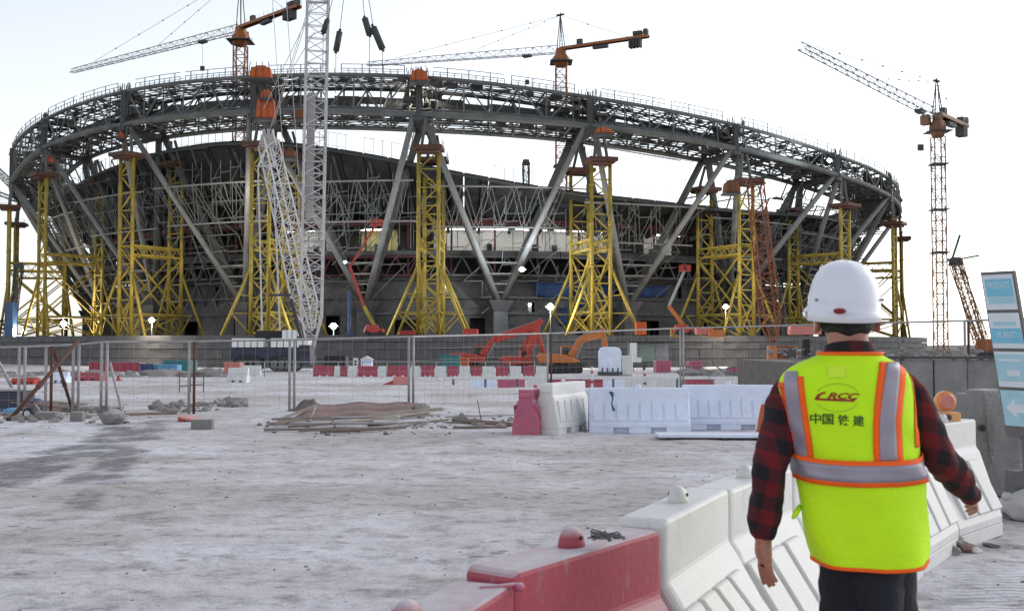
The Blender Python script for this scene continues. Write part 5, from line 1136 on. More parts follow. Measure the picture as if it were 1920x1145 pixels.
for px, py, r, lb in ((441, 762, .17, 'pale boulder on the yard left of the middle heap'), (330, 766, .15, 'pale stone among the rubble behind the fence'), (318, 768, .12, 'grey broken stone at the left of the rubble'), (755, 770, .14, 'dark rough stone beside the tall fence post'), (783, 772, .12, 'pale stone right of the tall fence post')):
    q = hp(px, py); b = MB(); b.lump(V((0, 0, r * .4)), r, (1.3, 1, .8), int(px), .4, 2); o = b.build('boulder', 'rubble' if 'dark' not in lb else 'rubble_dark'); o.location = q; tag(o, lb, 'stone')
for i, (x0, y0, z0, x1, y1, z1, w_, m, pl_, lb) in enumerate((
    (-10, 780, .02, 75, 783, .05, .05, 'wood_pale', 1, 'pale plank lying in front at the left debris'), (-10, 756, .1, 160, 766, .1, .07, 'wood_pale', 1, 'long pale plank across the left debris behind the fence'), (0, 772, .05, 80, 770, .08, .06, 'blue', 1, 'blue grey board in the left debris'), (20, 765, .15, 150, 770, .04, .05, 'wood', 0, 'brown pipe across the left debris'),
    (56, 756, .12, 82, 782, .03, .04, 'fence_steel', 0, 'short grey pipe slanting down in the left debris'), (100, 770, .03, 232, 766, .03, .05, 'wood', 1, 'dark plank on the ground left of the double post'), (150, 764, .02, 240, 758, .02, .05, 'fence_steel', 0, 'grey pipe on the ground by the double post'), (210, 782, .02, 330, 775, .03, .06, 'wood', 1, 'long flat plank on the yard right of the double post'), (850, 790, .05, 965, 797, .03, .09, 'wood', 0, 'fat brown pipe at the right end of the middle heap'), (835, 783, .04, 965, 780, .04, .03, 'fence_steel', 0, 'thin dark rail right of the middle heap'), (850, 800, .02, 950, 801, .02, .05, 'wood', 1, 'low brown plank right of the middle heap'))):
    stick('plank' if pl_ else 'pipe', lb, 'plank' if pl_ else 'pipe', hp(x0, y0, z0), hp(x1, y1, z1), w_ * (1.6 if pl_ else 1), w_, m, None, not pl_)
stick('rod', 'thin rod standing upright right of the middle heap', 'rod', hp(902, 786), hp(895, 786, .42), .018, .02, 'rust_brown', None, True)
q = hp(48, 787); t = thing('oil_drum', 'small black and white drum lying in the left debris', 'drum', q); b = MB(); b.lathe([(0, -.16), (.1, -.16), (.11, 0), (.1, .16), (0, .16)], q + V((.1, 0, .1)), 14, 'Y'); b.build('drum_body', 'black', t, True); b = MB(); b.lathe([(0, -.175), (.06, -.175), (.06, -.16)], q + V((.1, 0, .1)), 10, 'Y'); b.build('cap', 'plastic_white', t)
for x0, x1, yy, hgt, m, lb in ((-20, 44, 765, .40, 'navy', 'dark grey crate with a flat top in the left debris'), (56, 72, 762, .22, 'blue', 'small blue bag behind the long red brown pole'), (5, 30, 778, .16, 'sky_blue', 'light blue sack at the far left of the debris')):
    a, c = hp(x0, yy), hp(x1, yy); t = thing('crate' if m == 'navy' else 'sack', lb, 'crate' if m == 'navy' else 'sack', (a + c) / 2); b = MB(); L_ = c.x - a.x
    if m == 'navy':
        b.box((a + c) / 2 + V((0, .3, hgt / 2)), (L_, .6, hgt)); b.build('crate_body', m, t, bevel=.02); b = MB(); b.box((a + c) / 2 + V((0, .3, hgt + .03)), (L_ * 1.04, .66, .05)); b.build('lid', 'plastic_grey', t, bevel=.01)
    else: b.lump((a + c) / 2 + V((0, .1, hgt * .4)), .5, (L_ * .9, .4, hgt * 1.2), 5, .2, 2); b.build('sack_body', m, t, True)

# ------------------------------------------------------------------ right side: concrete wall, concrete barriers, lamp, sign, sandbag
wt = thing('concrete_wall', 'grey concrete panel wall behind the amber lamp at the right', 'wall', (9.6, 21, 0))
px0 = 1560
xs = [at(1500 + 62 * i, 690, 21).x for i in range(9)]
for i, (a, c) in enumerate(zip(xs, xs[1:])):
    b = MB(); b.box(((a + c) / 2, 21 + .03 * (i % 2), .6 - .02), (c - a - .02, .22, 1.22)); b.build('wall_panel', 'concrete_near', wt, bevel=.012, seg=1)
b = MB(); b.box(((xs[0] + xs[-1]) / 2, 21.0, 1.235), (xs[-1] - xs[0], .3, .05)); b.build('wall_cap', 'steel_dark', wt)
rn = random.Random(31)
rb = MB()
for i in range(140): x = xs[0] + (xs[-1] - xs[0]) * rn.random(); dd = 21.4 + 4 * rn.random(); r = .02 + .05 * rn.random(); rb.lump((x, dd, 1.15 + .06 * (dd - 21)), r, (1.5, 1, .7), i + 900, .4)
rb.build('rubble', 'rubble', kind='stuff')
rb = MB(); rb.box(((xs[0] + xs[-1]) / 2 + 1, 24, .55), (xs[-1] - xs[0] + 2, 5.6, 1.15)); rb.build('earth_bank', 'rubble_dark', kind='structure')
def conc(label, px0, px1, pytop, dep, rz, H=None):
    a, c = at(px0, pytop, dep), at(px1, pytop, dep); H = a.z; L_ = (c.x - a.x); t = thing('concrete_barrier', label, 'concrete barrier', ((a.x + c.x) / 2, dep, G(a.x, dep)), 'concrete barriers at the right')
    ctr = (a + c) / 2; b = MB(); pr = [(-.3, 0), (.3, 0), (.3, .1), (.16, .35), (.1, H), (-.1, H), (-.16, .35), (-.3, .1)]
    ca, sa = math.cos(rz), math.sin(rz); n = 3; rings = []
    for i in range(n + 1): u = -L_ / 2 + L_ * i / n; rings.append(b.ring([(ctr.x + u * ca - v * sa, dep + u * sa + v * ca, h) for v, h in pr]))
    b.skinrings(rings); b.build('barrier_body', 'concrete_near', t, bevel=.025, seg=2)
    b = MB(); b.tube((ctr.x - .1, dep - .2, H * .62), (ctr.x - .1, dep - .14, H * .62), .035, 8); b.build('lifting_hole', 'steel_dark', t); return t
conc('tall concrete barrier with a bright top left of the blue sign', 1812, 1876, 729, 11.2, R(35)); conc('concrete barrier behind the post of the blue sign at the right edge', 1872, 1965, 742, 10.6, R(20))
conc('weathered concrete barrier standing behind the tall bright topped one', 1796, 1850, 736, 12.4, R(30))
wlp = V((3.40, 8.30, .89)); t = thing('warning_lamp', 'round amber warning lamp with a yellow battery box standing on the last white barrier', 'warning lamp', wlp)
lc = at(1772, 752, 8.30); bc = at(1778, 780, 8.30)
b = MB(); b.box((bc.x, 8.30, bc.z - .02), (.165, .1, .105), R(-6)); b.build('battery_box', 'lamp_box', t, bevel=.012); b = MB(); b.lathe([(0, -.006), (.022, -.006), (.022, .006), (0, .006)], (bc.x - .02, 8.245, bc.z - .005), 12, 'Y'); b.build('box_lock', 'steel_dark', t)
b = MB(); b.lathe([(0, -.055), (.045, -.05), (.066, -.035), (.07, -.02), (.07, .02), (.066, .035), (.045, .05), (0, .055)], (lc.x, 8.30, lc.z), 24, 'Y'); b.build('lens', 'amber', t, True); b = MB(); b.lathe([(.07, -.026), (.08, -.026), (.08, .026), (.07, .026), (.07, -.026)], (lc.x, 8.30, lc.z), 24, 'Y'); b.build('lens_ring', 'lamp_box', t, True)
b = MB(); b.lathe([(.043, -.058), (.05, -.058), (.05, -.05), (.043, -.05)], (lc.x, 8.30, lc.z), 20, 'Y'); b.build('reflector_ring', 'salmon', t)
# the leaning direction sign
sg = thing('direction_sign', 'leaning direction sign with four pale blue panels, the lowest showing a left arrow', 'sign', (at(1893, 900, 9.4).x, 9.4, G(4.3, 9.4)))
TL, TR, BL = at(1841, 513, 9.5), at(1897, 510, 9.25), at(1884, 786, 9.4)
ex = (TR - TL); ey = (BL - TL); BR = BL + ex * 1.05
nn = ex.cross(ey).normalized()
if nn.y > 0: nn = -nn
def sp(u, v, d=0.0):                    # u to the right, v down, d towards the viewer
    l = TL.lerp(BL, v); l = l + (ex * (1 + .05 * v)) * u; return l + nn * d
def slab(name, m, u0, u1, v0, v1, d0, d1, parent, bev=0): b = MB(); A = b.ring([sp(u0, v1, d0), sp(u1, v1, d0), sp(u1, v0, d0), sp(u0, v0, d0)]); B = b.ring([sp(u0, v1, d1), sp(u1, v1, d1), sp(u1, v0, d1), sp(u0, v0, d1)]); b.skinrings([A, B]); return b.build(name, m, parent, bevel=bev, seg=1)
slab('frame', 'sign_grey', -.04, 1.06, -.01, 1.115, -.035, 0, sg)
mat('panel_white', (.60, .65, .70), .45, var=.06, scale=6); mat('panel_blue', (.16, .46, .62), .45, var=.10, scale=9); mat('panel_pale', (.34, .55, .64), .45, var=.12, scale=7)
def sign_text(s, u, v, hgt, wid, m, parent):
    c = bpy.data.curves.new('lettering', 'FONT'); c.body = s; c.align_x = 'CENTER'; c.align_y = 'CENTER'; c.size = 1; o = bpy.data.objects.new('lettering', c); COL.objects.link(o); dg = bpy.context.evaluated_depsgraph_get(); dg.update(); me = bpy.data.meshes.new_from_object(o.evaluated_get(dg)); bpy.data.objects.remove(o)
    xs_ = [w_.co.x for w_ in me.vertices]; ys_ = [w_.co.y for w_ in me.vertices]; W_, H_ = max(xs_) - min(xs_), max(ys_) - min(ys_)
    b = MB(); b.add([sp(u + w_.co.x / W_ * wid, v - w_.co.y / H_ * hgt, .0145) for w_ in me.vertices], [tuple(p.vertices) for p in me.polygons]); return b.build('lettering', m, parent)
for i in range(4):
    v0 = .012 + i * .262; v1 = v0 + .24; pn = slab('panel', 'panel_white' if i < 3 else 'panel_pale', .01, 1.01, v0, v1, .001, .010, sg)
    if i == 0: slab('blue_field', 'panel_blue', .08, .96, v0 + .03, v0 + .15, .0105, .0125, pn); slab('pale_field', 'panel_pale', .10, .96, v0 + .155, v0 + .2, .0105, .0125, pn); sign_text('PRECAST', .52, v0 + .075, .045, .74, 'panel_white', pn)
    if i == 1: slab('blue_field', 'panel_blue', .02, 1.0, v0 + .105, v0 + .205, .0105, .0125, pn); sign_text('PLANT', .52, v0 + .15, .042, .58, 'panel_white', pn); slab('pale_line', 'panel_pale', .14, .86, v0 + .06, v0 + .085, .0105, .0125, pn)
    if i == 2: slab('blue_field', 'panel_pale', .02, 1.0, v0 + .02, v0 + .2, .0105, .0125, pn); slab('pale_line', 'panel_white', .14, .86, v0 + .05, v0 + .065, .013, .0145, pn); slab('pale_line', 'panel_white', .35, .75, v0 + .125, v0 + .165, .013, .0145, pn); slab('dark_mark', 'sign_grey', .85, .93, v0 + .205, v0 + .22, .0105, .0125, pn)
    if i == 3:
        b = MB(); P_ = [(.12, .5), (.45, .22), (.45, .38), (.98, .38), (.98, .62), (.45, .62), (.45, .78)]; A = b.ring([sp(u, v0 + w_ * .24, .0112) for u, w_ in P_]); B = b.ring([sp(u, v0 + w_ * .24, .0135) for u, w_ in P_]); b.skinrings([A, B]); b.build('arrow', 'panel_white', pn)
b = MB(); f0 = sp(.55, 1.1, -.02); b.tube(V((f0.x, f0.y, G(4.3, 9.4))), f0, .035, 10); b.build('post', 'sign_grey', sg, True)
b = MB(); b.box((f0.x - .06, 9.3, .20), (.17, .2, .42), R(8), .8); b.build('foot_block', 'sign_grey', sg, bevel=.012); b = MB(); b.box((f0.x - .04, 9.32, .012), (.32, .34, .03)); b.build('foot_plate', 'sign_grey', sg)
b = MB(); b.path([V((f0.x + .1, 9.3, .55)), V((f0.x + .2, 9.25, .45)), V((f0.x + .24, 9.2, .3)), V((f0.x + .15, 9.2, .12))], .012, 6); b.build('loose_cable', 'black', sg)
q = g(1908, 960, 9.2); t = thing('sandbag', 'pale sandbag lying at the foot of the blue sign', 'sandbag', q); b = MB(); b.lump(q + V((.12, 0, .12)), .24, (1.2, .8, .62), 2, .18, 3); b.build('bag', 'sandbag', t, True); b = MB(); b.lump(q + V((-.1, -.02, .2)), .07, (1, .6, .6), 8, .3, 2); b.build('tied_neck', 'sandbag', t, True)
for px, py, r, sq, m, lb in ((1775, 1012, .13, (1.3, .9, .55), 'rubble', 'larger pale stone slab beside the worker at the foot of the barriers'), (1752, 1012, .09, (1.3, 1, .5), 'rubble_dark', 'dark stone under the pale slab beside the worker'), (1806, 1016, .085, (1, .9, .6), 'sheet_brown', 'reddish broken stone right of the pale slab'), (1783, 1022, .055, (1.1, 1, .9), 'rubble', 'small round pale stone in front of the slab'), (1768, 992, .07, (1.3, 1, .5), 'rubble_dark', 'dark stone behind the pale slab'), (1826, 1018, .045, (1, 1, .6), 'plastic_white', 'small white chip right of the reddish stone'), (1860, 1008, .03, (2, 1, .5), 'rubble_dark', 'tiny dark stone left of the sign foot')):
    py += 20; dep = 1.5 * FPX / (py - 645); q = g(px, py, dep); b = MB(); b.lump(V((0, 0, r * .35)), r, sq, int(px), .4, 2); o = b.build('broken_stone', m); o.location = q; tag(o, lb, 'stone')
# ------------------------------------------------------------------ the worker seen from behind
m = bpy.data.materials.new('plaid'); m.use_nodes = True; n_ = m.node_tree; bb = n_.nodes['Principled BSDF']; L = n_.links.new
tc = n_.nodes.new('ShaderNodeTexCoord'); sx = n_.nodes.new('ShaderNodeSeparateXYZ'); L(tc.outputs['Object'], sx.inputs[0])
def mth(op, a, c=None):
    x = n_.nodes.new('ShaderNodeMath'); x.operation = op
    for i, v in enumerate((a, c)):
        if v is None: continue
        if isinstance(v, (int, float)): x.inputs[i].default_value = v
        else: L(v, x.inputs[i])
    return x.outputs[0]
def stripe(s, per, ph):
    f = mth('SINE', mth('ADD', mth('MULTIPLY', s, 2 * math.pi / per), ph)); r = n_.nodes.new('ShaderNodeMapRange'); r.inputs[1].default_value = -.18; r.inputs[2].default_value = .18; L(f, r.inputs[0]); return r.outputs[0]
a_ = stripe(mth('ADD', sx.outputs['X'], mth('MULTIPLY', sx.outputs['Y'], .6)), .090, .4); c_ = stripe(mth('ADD', sx.outputs['Z'], mth('MULTIPLY', sx.outputs['X'], .25)), .095, 1.0)
cr = n_.nodes.new('ShaderNodeValToRGB'); e = cr.color_ramp.elements
e[0].position = 0; e[0].color = (.008, .006, .009, 1); e[1].position = 1; e[1].color = (.135, .005, .009, 1); q_ = e.new(.5); q_.color = (.060, .006, .010, 1)
L(mth('MULTIPLY', mth('ADD', a_, c_), .5), cr.inputs[0]); L(cr.outputs[0], bb.inputs['Base Color']); bb.inputs['Roughness'].default_value = .9
nb = n_.nodes.new('ShaderNodeTexNoise'); nb.inputs['Scale'].default_value = 14; nb.inputs['Detail'].default_value = 6; L(tc.outputs['Object'], nb.inputs['Vector']); bp = n_.nodes.new('ShaderNodeBump'); bp.inputs['Strength'].default_value = .5; bp.inputs['Distance'].default_value = .02; L(nb.outputs['Fac'], bp.inputs['Height']); L(bp.outputs[0], bb.inputs['Normal'])
M['plaid'] = m

PY = 3.5
per = thing('person', 'construction worker in a white hard hat and yellow reflective vest walking away from the camera', 'person', (1.14, PY, 0))
def w2(px, py, d=0.0):                  # point of the figure at depth PY + d
    return at(px, py, PY + d)
def skin_obj(name, J, E, m, subdiv=2, root=None, parent=per):
    keys = list(J); me = bpy.data.meshes.new(name); org = ORG[parent.name]
    me.from_pydata([tuple(V(J[k][0]) - org) for k in keys], [(keys.index(a), keys.index(c)) for a, c in E], []); me.materials.append(M[m])
    o = bpy.data.objects.new(name, me); COL.objects.link(o); o.parent = parent; ORG[o.name] = org
    o.modifiers.new('skin', 'SKIN').use_smooth_shade = True
    for i, k in enumerate(keys):
        r = J[k][1]; r = r if isinstance(r, tuple) else (r, r)
        me.skin_vertices[0].data[i].radius = r; me.skin_vertices[0].data[i].use_root = (k == (root or keys[0]))
    s = o.modifiers.new('sub', 'SUBSURF'); s.levels = subdiv; s.render_levels = subdiv; return o
shL, elL, wrL = w2(1484, 728, .05), w2(1443, 880, -.03), w2(1431, 1005, .02)
shR, elR, wrR = w2(1696, 730, .05), w2(1757, 850, .02), w2(1819, 928, .12)
B = {'pelvis': (V((1.165, PY, .90)), (.08, .05)), 'waist': (V((1.14, PY, 1.06)), (.10, .06)), 'chest': (V((1.12, PY, 1.26)), (.10, .06)), 'neck0': (V((1.108, PY + .005, 1.42)), (.06, .06)), 'neck1': (V((1.106, PY + .015, 1.52)), (.068, .07)), 'skull': (V((1.105, PY + .03, 1.60)), (.078, .09)), 'crown': (V((1.105, PY + .035, 1.70)), (.068, .085)),
     'shL': (shL, .036), 'elL': (elL, .034), 'wrL': (wrL, (.026, .032)), 'shR': (shR, .036), 'elR': (elR, .034), 'wrR': (wrR, (.026, .032)),
     'hipL': (V((1.11, PY + .02, .80)), .05), 'knL': (V((1.08, PY + .16, .47)), .05), 'anL': (V((1.075, PY + .06, .09)), .045), 'toeL': (V((1.07, PY + .24, .045)), .04),
     'hipR': (V((1.22, PY, .80)), .05), 'knR': (V((1.25, PY - .03, .47)), .05), 'anR': (V((1.255, PY - .30, .13)), .045), 'toeR': (V((1.26, PY - .14, .04)), .04)}
E = [('pelvis', 'waist'), ('waist', 'chest'), ('chest', 'neck0'), ('neck0', 'neck1'), ('neck1', 'skull'), ('skull', 'crown'), ('chest', 'shL'), ('shL', 'elL'), ('elL', 'wrL'), ('chest', 'shR'), ('shR', 'elR'), ('elR', 'wrR'), ('pelvis', 'hipL'), ('hipL', 'knL'), ('knL', 'anL'), ('anL', 'toeL'), ('pelvis', 'hipR'), ('hipR', 'knR'), ('knR', 'anR'), ('anR', 'toeR')]
def hand(side, wr, d, across, nrm):     # d: along the hand, across: towards the thumb, nrm: towards the palm
    pm = wr + d * .055; B['palm' + side] = (pm, (.020, .036) if side == 'L' else (.02, .034)); E.append(('wr' + side, 'palm' + side))
    for i, (off, ln, cu) in enumerate(((.027, .072, .10), (.009, .080, .16), (-.009, .074, .22), (-.026, .058, .30))):
        k0 = pm + d * .042 + across * off; k1 = k0 + (d + nrm * cu).normalized() * ln * .5; k2 = k1 + (d + nrm * (cu * 2.6)).normalized() * ln * .5
        for j, (q, r) in enumerate(((k0, .0105), (k1, .0092), (k2, .0072))): B['f%s%d%d' % (side, i, j)] = (q, r)
        E.append(('palm' + side, 'f%s%d0' % (side, i))); E.append(('f%s%d0' % (side, i), 'f%s%d1' % (side, i))); E.append(('f%s%d1' % (side, i), 'f%s%d2' % (side, i)))
    t0 = wr + d * .03 + across * .03; t1 = t0 + (d * .8 + across * .55).normalized() * .035 + nrm * .008; t2 = t1 + (d + across * .12 + nrm * .2).normalized() * .03
    for j, (q, r) in enumerate(((t0, .013), (t1, .0115), (t2, .008))): B['t%s%d' % (side, j)] = (q, r)
    E.extend([('wr' + side, 't%s0' % side), ('t%s0' % side, 't%s1' % side), ('t%s1' % side, 't%s2' % side)])
hand('L', wrL, V((.06, .05, -1)).normalized(), V((-.35, .93, .03)).normalized(), V((.93, .35, .05)).normalized())
hand('R', wrR, V((.42, .84, -.36)).normalized(), V((-.3, .5, .8)).normalized(), V((-.95, -.2, -.1)).normalized())
skin_obj('body', B, E, 'skin', 2, 'pelvis')
b = MB()
for s in (-1, 1):                       # ears
    c = V((1.106 + s * .083, PY + .03, 1.568)); rows = []
    for k in range(5):
        f = k / 4; rows.append(b.ring([c + V((s * (.004 + .018 * f), .022 * math.cos(i * math.pi / 5) * (.7 + .3 * f) - .006 * f, .034 * math.sin(i * math.pi / 5) * (.75 + .25 * f))) for i in range(10)]))
    b.skinrings(rows)
b.build('ear', 'skin', per, True)
# hair at the nape
b = MB(); rows = []
for z, rx, ry in ((1.528, .050, .062), (1.54, .068, .08), (1.55, .082, .092), (1.59, .09, .10), (1.64, .09, .1)): rows.append(b.ring([V((1.1055 + rx * math.cos(a), PY + .018 + ry * math.sin(a), z + .012 * max(0, math.sin(a)) + .004 * math.cos(5 * a))) for a in [i * math.pi / 14 for i in range(28)]]))
b.skinrings(rows); b.build('hair', 'hair', per, True)
# shirt: torso, sleeves and collar
SJ = {'tail': (V((1.165, PY, .765)), (.135, .085)), 'pelvis': (V((1.16, PY + .01, .86)), (.115, .06)), 'waist': (V((1.145, PY + .01, 1.05)), (.11, .06)), 'chest': (V((1.12, PY + .01, 1.24)), (.11, .06)), 'yoke': (V((1.11, PY, 1.36)), (.10, .065)), 'neck': (V((1.107, PY + .004, 1.43)), (.075, .07)),
      'shL': (w2(1487, 722, .045), .070), 'upL': (w2(1459, 800, .03), .066), 'elL': (elL, .060), 'foL': (w2(1436, 945, 0), .058), 'cuL': (w2(1431, 998, .015), .045), 'cvL': (w2(1430, 1012, .02), .043),
      'shR': (w2(1694, 724, .045), .070), 'upR': (w2(1726, 790, .035), .072), 'elR': (elR, .062), 'foR': (w2(1792, 893, .07), .054), 'cuR': (w2(1817, 926, .115), .043), 'cvR': (w2(1822, 936, .125), .040)}
SE = [('tail', 'pelvis'), ('pelvis', 'waist'), ('waist', 'chest'), ('chest', 'yoke'), ('yoke', 'neck'), ('yoke', 'shL'), ('shL', 'upL'), ('upL', 'elL'), ('elL', 'foL'), ('foL', 'cuL'), ('cuL', 'cvL'), ('yoke', 'shR'), ('shR', 'upR'), ('upR', 'elR'), ('elR', 'foR'), ('foR', 'cuR'), ('cuR', 'cvR')]
sh = skin_obj('shirt', SJ, SE, 'plaid', 3, 'pelvis')
tx = bpy.data.textures.new('cloth_folds', 'CLOUDS'); tx.noise_scale = .09; tx.noise_depth = 2
dm = sh.modifiers.new('folds', 'DISPLACE'); dm.texture = tx; dm.strength = .032; dm.mid_level = .5; dm.texture_coords = 'LOCAL'
b = MB(); rows = []
for z, rx, ry, k in ((1.425, .090, .084, 0), (1.460, .086, .080, 0), (1.497, .077, .075, 0), (1.500, .071, .070, 0), (1.46, .068, .068, 0)): rows.append(b.ring([V((1.107 + rx * math.cos(a), PY + .006 + ry * math.sin(a), z - .012 * math.sin(a))) for a in [i * math.pi / 16 for i in range(32)]]))
b.skinrings(rows, True, (False, False)); b.build('collar', 'plaid', per, True)
# trousers and boots
TJ = {'pelvis': (V((1.168, PY, .80)), (.168, .10)), 'waist': (V((1.165, PY + .01, .90)), (.12, .06)), 'crotch': (V((1.163, PY, .64)), (.150, .10)), 'hipL': (V((1.10, PY + .04, .57)), .095), 'knL': (V((1.08, PY + .16, .47)), .082), 'anL': (V((1.075, PY + .07, .13)), .066), 'hipR': (V((1.24, PY, .57)), .095), 'knR': (V((1.25, PY - .03, .47)), .082), 'anR': (V((1.255, PY - .28, .16)), .066)}
skin_obj('trousers', TJ, [('pelvis', 'waist'), ('pelvis', 'crotch'), ('crotch', 'hipL'), ('hipL', 'knL'), ('knL', 'anL'), ('crotch', 'hipR'), ('hipR', 'knR'), ('knR', 'anR')], 'trousers', 3, 'pelvis')
tr_ = bpy.data.objects['trousers']; dm = tr_.modifiers.new('folds', 'DISPLACE'); dm.texture = tx; dm.strength = .03; dm.mid_level = .5; dm.texture_coords = 'LOCAL'
for s, an, toe in (('L', V((1.075, PY + .05, .10)), V((1.07, PY + .25, .05))), ('R', V((1.255, PY - .31, .14)), V((1.26, PY - .13, .05)))):
    skin_obj('boot', {'a': (an, .055), 'h': (an + V((0, -.03, -.06)), (.045, .04)), 't': (toe, (.045, .04))}, [('a', 'h'), ('h', 't')], 'black', 2, 'a')
# the vest: rings lofted round the torso
sil = [(1064, 1526, 1739), (1040, 1514, 1741), (1000, 1502, 1738), (950, 1496, 1731), (900, 1490, 1727), (870, 1488, 1723), (830, 1479, 1719), (780, 1467, 1716), (740, 1458, 1714), (715, 1459, 1711), (700, 1468, 1702), (688, 1482, 1690), (678, 1502, 1676), (670, 1522, 1660), (664, 1534, 1652)]
dep_ = [.142, .142, .14, .138, .136, .135, .134, .132, .128, .122, .114, .106, .097, .088, .082]
N = 96; rows = []; b = MB(); RINGS = []
def vest_ring(y, xl, xr, dp, off=0.0):
    a, c = w2(xl, y), w2(xr, y); cx = (a.x + c.x) / 2; hw = (c.x - a.x) / 2 * .972 + off; z = w2(xl, 645 + (y - 645) / (1 + .9 * dp / PY)).z; pts = []
    for i in range(N):
        t = 2 * math.pi * i / N; ct, st = math.cos(t), math.sin(t); ex_ = .78
        x = math.copysign(abs(ct) ** ex_, ct) * hw; yy = math.copysign(abs(st) ** .9, st) * (dp + off)
        f = .007 * math.sin(t * 5 + z * 9) * sstep(1.2, .8, z) + .004 * math.sin(z * 46 + 2.2 * math.sin(t * 2) + 5 * t) * sstep(.95, 1.08, z) * sstep(1.3, 1.15, z) + .004 * noise.noise(V((x * 14, z * 9, yy * 14)))+ .010 * noise.noise(V((x * 6 + 3, z * 7, yy * 6)))
        hem = .018 * sstep(.86, .76, z) * (ct * .35 - .35 * st * 0)
        zz = z + hem - .010 * (1 - abs(ct)) * sstep(1.0, .78, z) * (1 if st < 0 else .3)
        nrm = V((ct, st, 0)); pts.append(V((cx + x, PY + yy - .002, zz)) + nrm * f)
    return pts
fs_ = [table([-s[0] for s in sil], [s[j] for s in sil]) for j in (1, 2)]; fd = table([-s[0] for s in sil], dep_)
ysv = [1064, 1058, 1048, 1036, 1022] + list(range(1008, 735, -14)) + [738, 728, 718, 709, 700, 693, 686, 679, 672, 667, 664]
for y in ysv: RINGS.append(vest_ring(y, fs_[0](-y), fs_[1](-y), fd(-y)))
rows = [b.ring(r) for r in RINGS]; b.skinrings(rows, True, (False, False))
ve = b.build('vest', 'vest_lime', per, True); sm = ve.modifiers.new('thick', 'SOLIDIFY'); sm.thickness = .004; sm.offset = -1
bvh = BVHTree.FromPolygons([tuple(v) for v in b.v], b.f)
def onvest(px, py, off):                # the point of the vest's back behind this place, a little proud
    ray = (at(px, py, 3.4) - EYE).normalized(); p, nr, i, d = bvh.ray_cast(EYE, ray)
    if p is None: p, nr, i, d = bvh.find_nearest(at(px, py, PY - .05))
    if nr.dot(ray) > 0: nr = -nr
    return p + nr * off
def strip(name, left, right, m, off, n=26, parent=ve):   # cloth tape between two px polylines, laid on the vest
    fl = table([-p[1] for p in left], [p[0] for p in left]); fr_ = table([-p[1] for p in right], [p[0] for p in right]); y0, y1 = left[0][1], left[-1][1]; b = MB(); rows = []
    for j in range(n + 1):
        y = y0 + (y1 - y0) * j / n; a, c = fl(-y), fr_(-y); rows.append(b.ring([onvest(a + (c - a) * i / 6, y, off) for i in range(7)]))
    for r0, r1 in zip(rows, rows[1:]):
        for i in range(6): b.f.append((r0[i], r0[i + 1], r1[i + 1], r1[i]))
    o = b.build(name, m, parent, True); s = o.modifiers.new('thick', 'SOLIDIFY'); s.thickness = .002; s.offset = 1; return o
def pl_(*p): return list(p)[::-1]
strip('orange_edging', pl_((1452, 706), (1456, 740), (1468, 790), (1481, 846), (1484, 860)), pl_((1509, 688), (1507, 700), (1510, 740), (1517, 790), (1525, 846), (1526, 860)), 'vest_orange', .0015)
strip('reflective_tape', pl_((1474, 697), (1472, 712), (1475, 740), (1480, 790), (1488, 846), (1489, 860)), pl_((1497, 690), (1496, 704), (1499, 740), (1506, 790), (1514, 846), (1515, 860)), 'vest_silver', .0035)
strip('orange_edging', pl_((1648, 679), (1646, 700), (1641, 740), (1637, 790), (1637, 846), (1639, 868)), pl_((1697, 694), (1697, 710), (1694, 740), (1690, 790), (1692, 846), (1693, 862)), 'vest_orange', .0015)
strip('reflective_tape', pl_((1661, 681), (1659, 700), (1654, 740), (1649, 790), (1649, 846), (1650, 866)), pl_((1686, 689), (1685, 704), (1682, 740), (1678, 790), (1680, 846), (1681, 864)), 'vest_silver', .0035)
strip('armhole_edging', pl_((1706, 702), (1710, 720), (1713, 745), (1714, 800), (1715, 838)), pl_((1713, 712), (1717, 724), (1720, 745), (1721, 800), (1722, 846)), 'vest_orange', .002)
def bandring(name, yc, hw, m, off):     # tape round the whole body, sagging in the middle of the back
    b = MB(); rows = []
    for k in range(5):
        y = yc - hw + 2 * hw * k / 4; r = vest_ring(y, fs_[0](-y), fs_[1](-y), fd(-y), off); rows.append(b.ring([p + V((0, 0, -.016 * max(0, -math.sin(2 * math.pi * i / N)) ** .8)) for i, p in enumerate(r)]))
    b.skinrings(rows, True, (False, False)); o = b.build(name, m, ve, True); s = o.modifiers.new('thick', 'SOLIDIFY'); s.thickness = .002; return o
bandring('orange_edging', 877, 24.5, 'vest_orange', .0075); bandring('reflective_tape', 877, 15.5, 'vest_silver', .0095)
b = MB(); r0 = [b.ring([p + (p - V((1.17, PY, p.z))).normalized() * o_ + V((0, 0, dz)) for p in RINGS[0]]) for o_, dz in ((.004, -.003), (.004, .0085))]; b.skinrings(r0, True, (False, False)); o = b.build('hem_edging', 'vest_orange', ve, True); s = o.modifiers.new('thick', 'SOLIDIFY'); s.thickness = .003
b = MB(); b.path([p + V((0, -.001, .002)) for p in RINGS[-1]], .0065, 6, True); b.build('neck_edging', 'vest_orange', ve, True)
# left side binding of the vest and the two ties at the waist
strip('side_binding', pl_((1451, 716), (1452, 740), (1462, 790), (1474, 830)), pl_((1463, 705), (1459, 740), (1467, 790), (1479, 830)), 'vest_orange', .004)
b = MB(); b.path([w2(1500, 948, -.02), w2(1492, 962, -.05), w2(1486, 972, -.05)], [.008, .010, .005], 6); b.build('tie', 'vest_lime', ve, True)
b = MB(); b.path([w2(1716, 955, -.09), w2(1730, 953, -.05), w2(1738, 961, -.01)], [.006, .009, .007], 6); b.build('tie', 'vest_lime', ve, True)
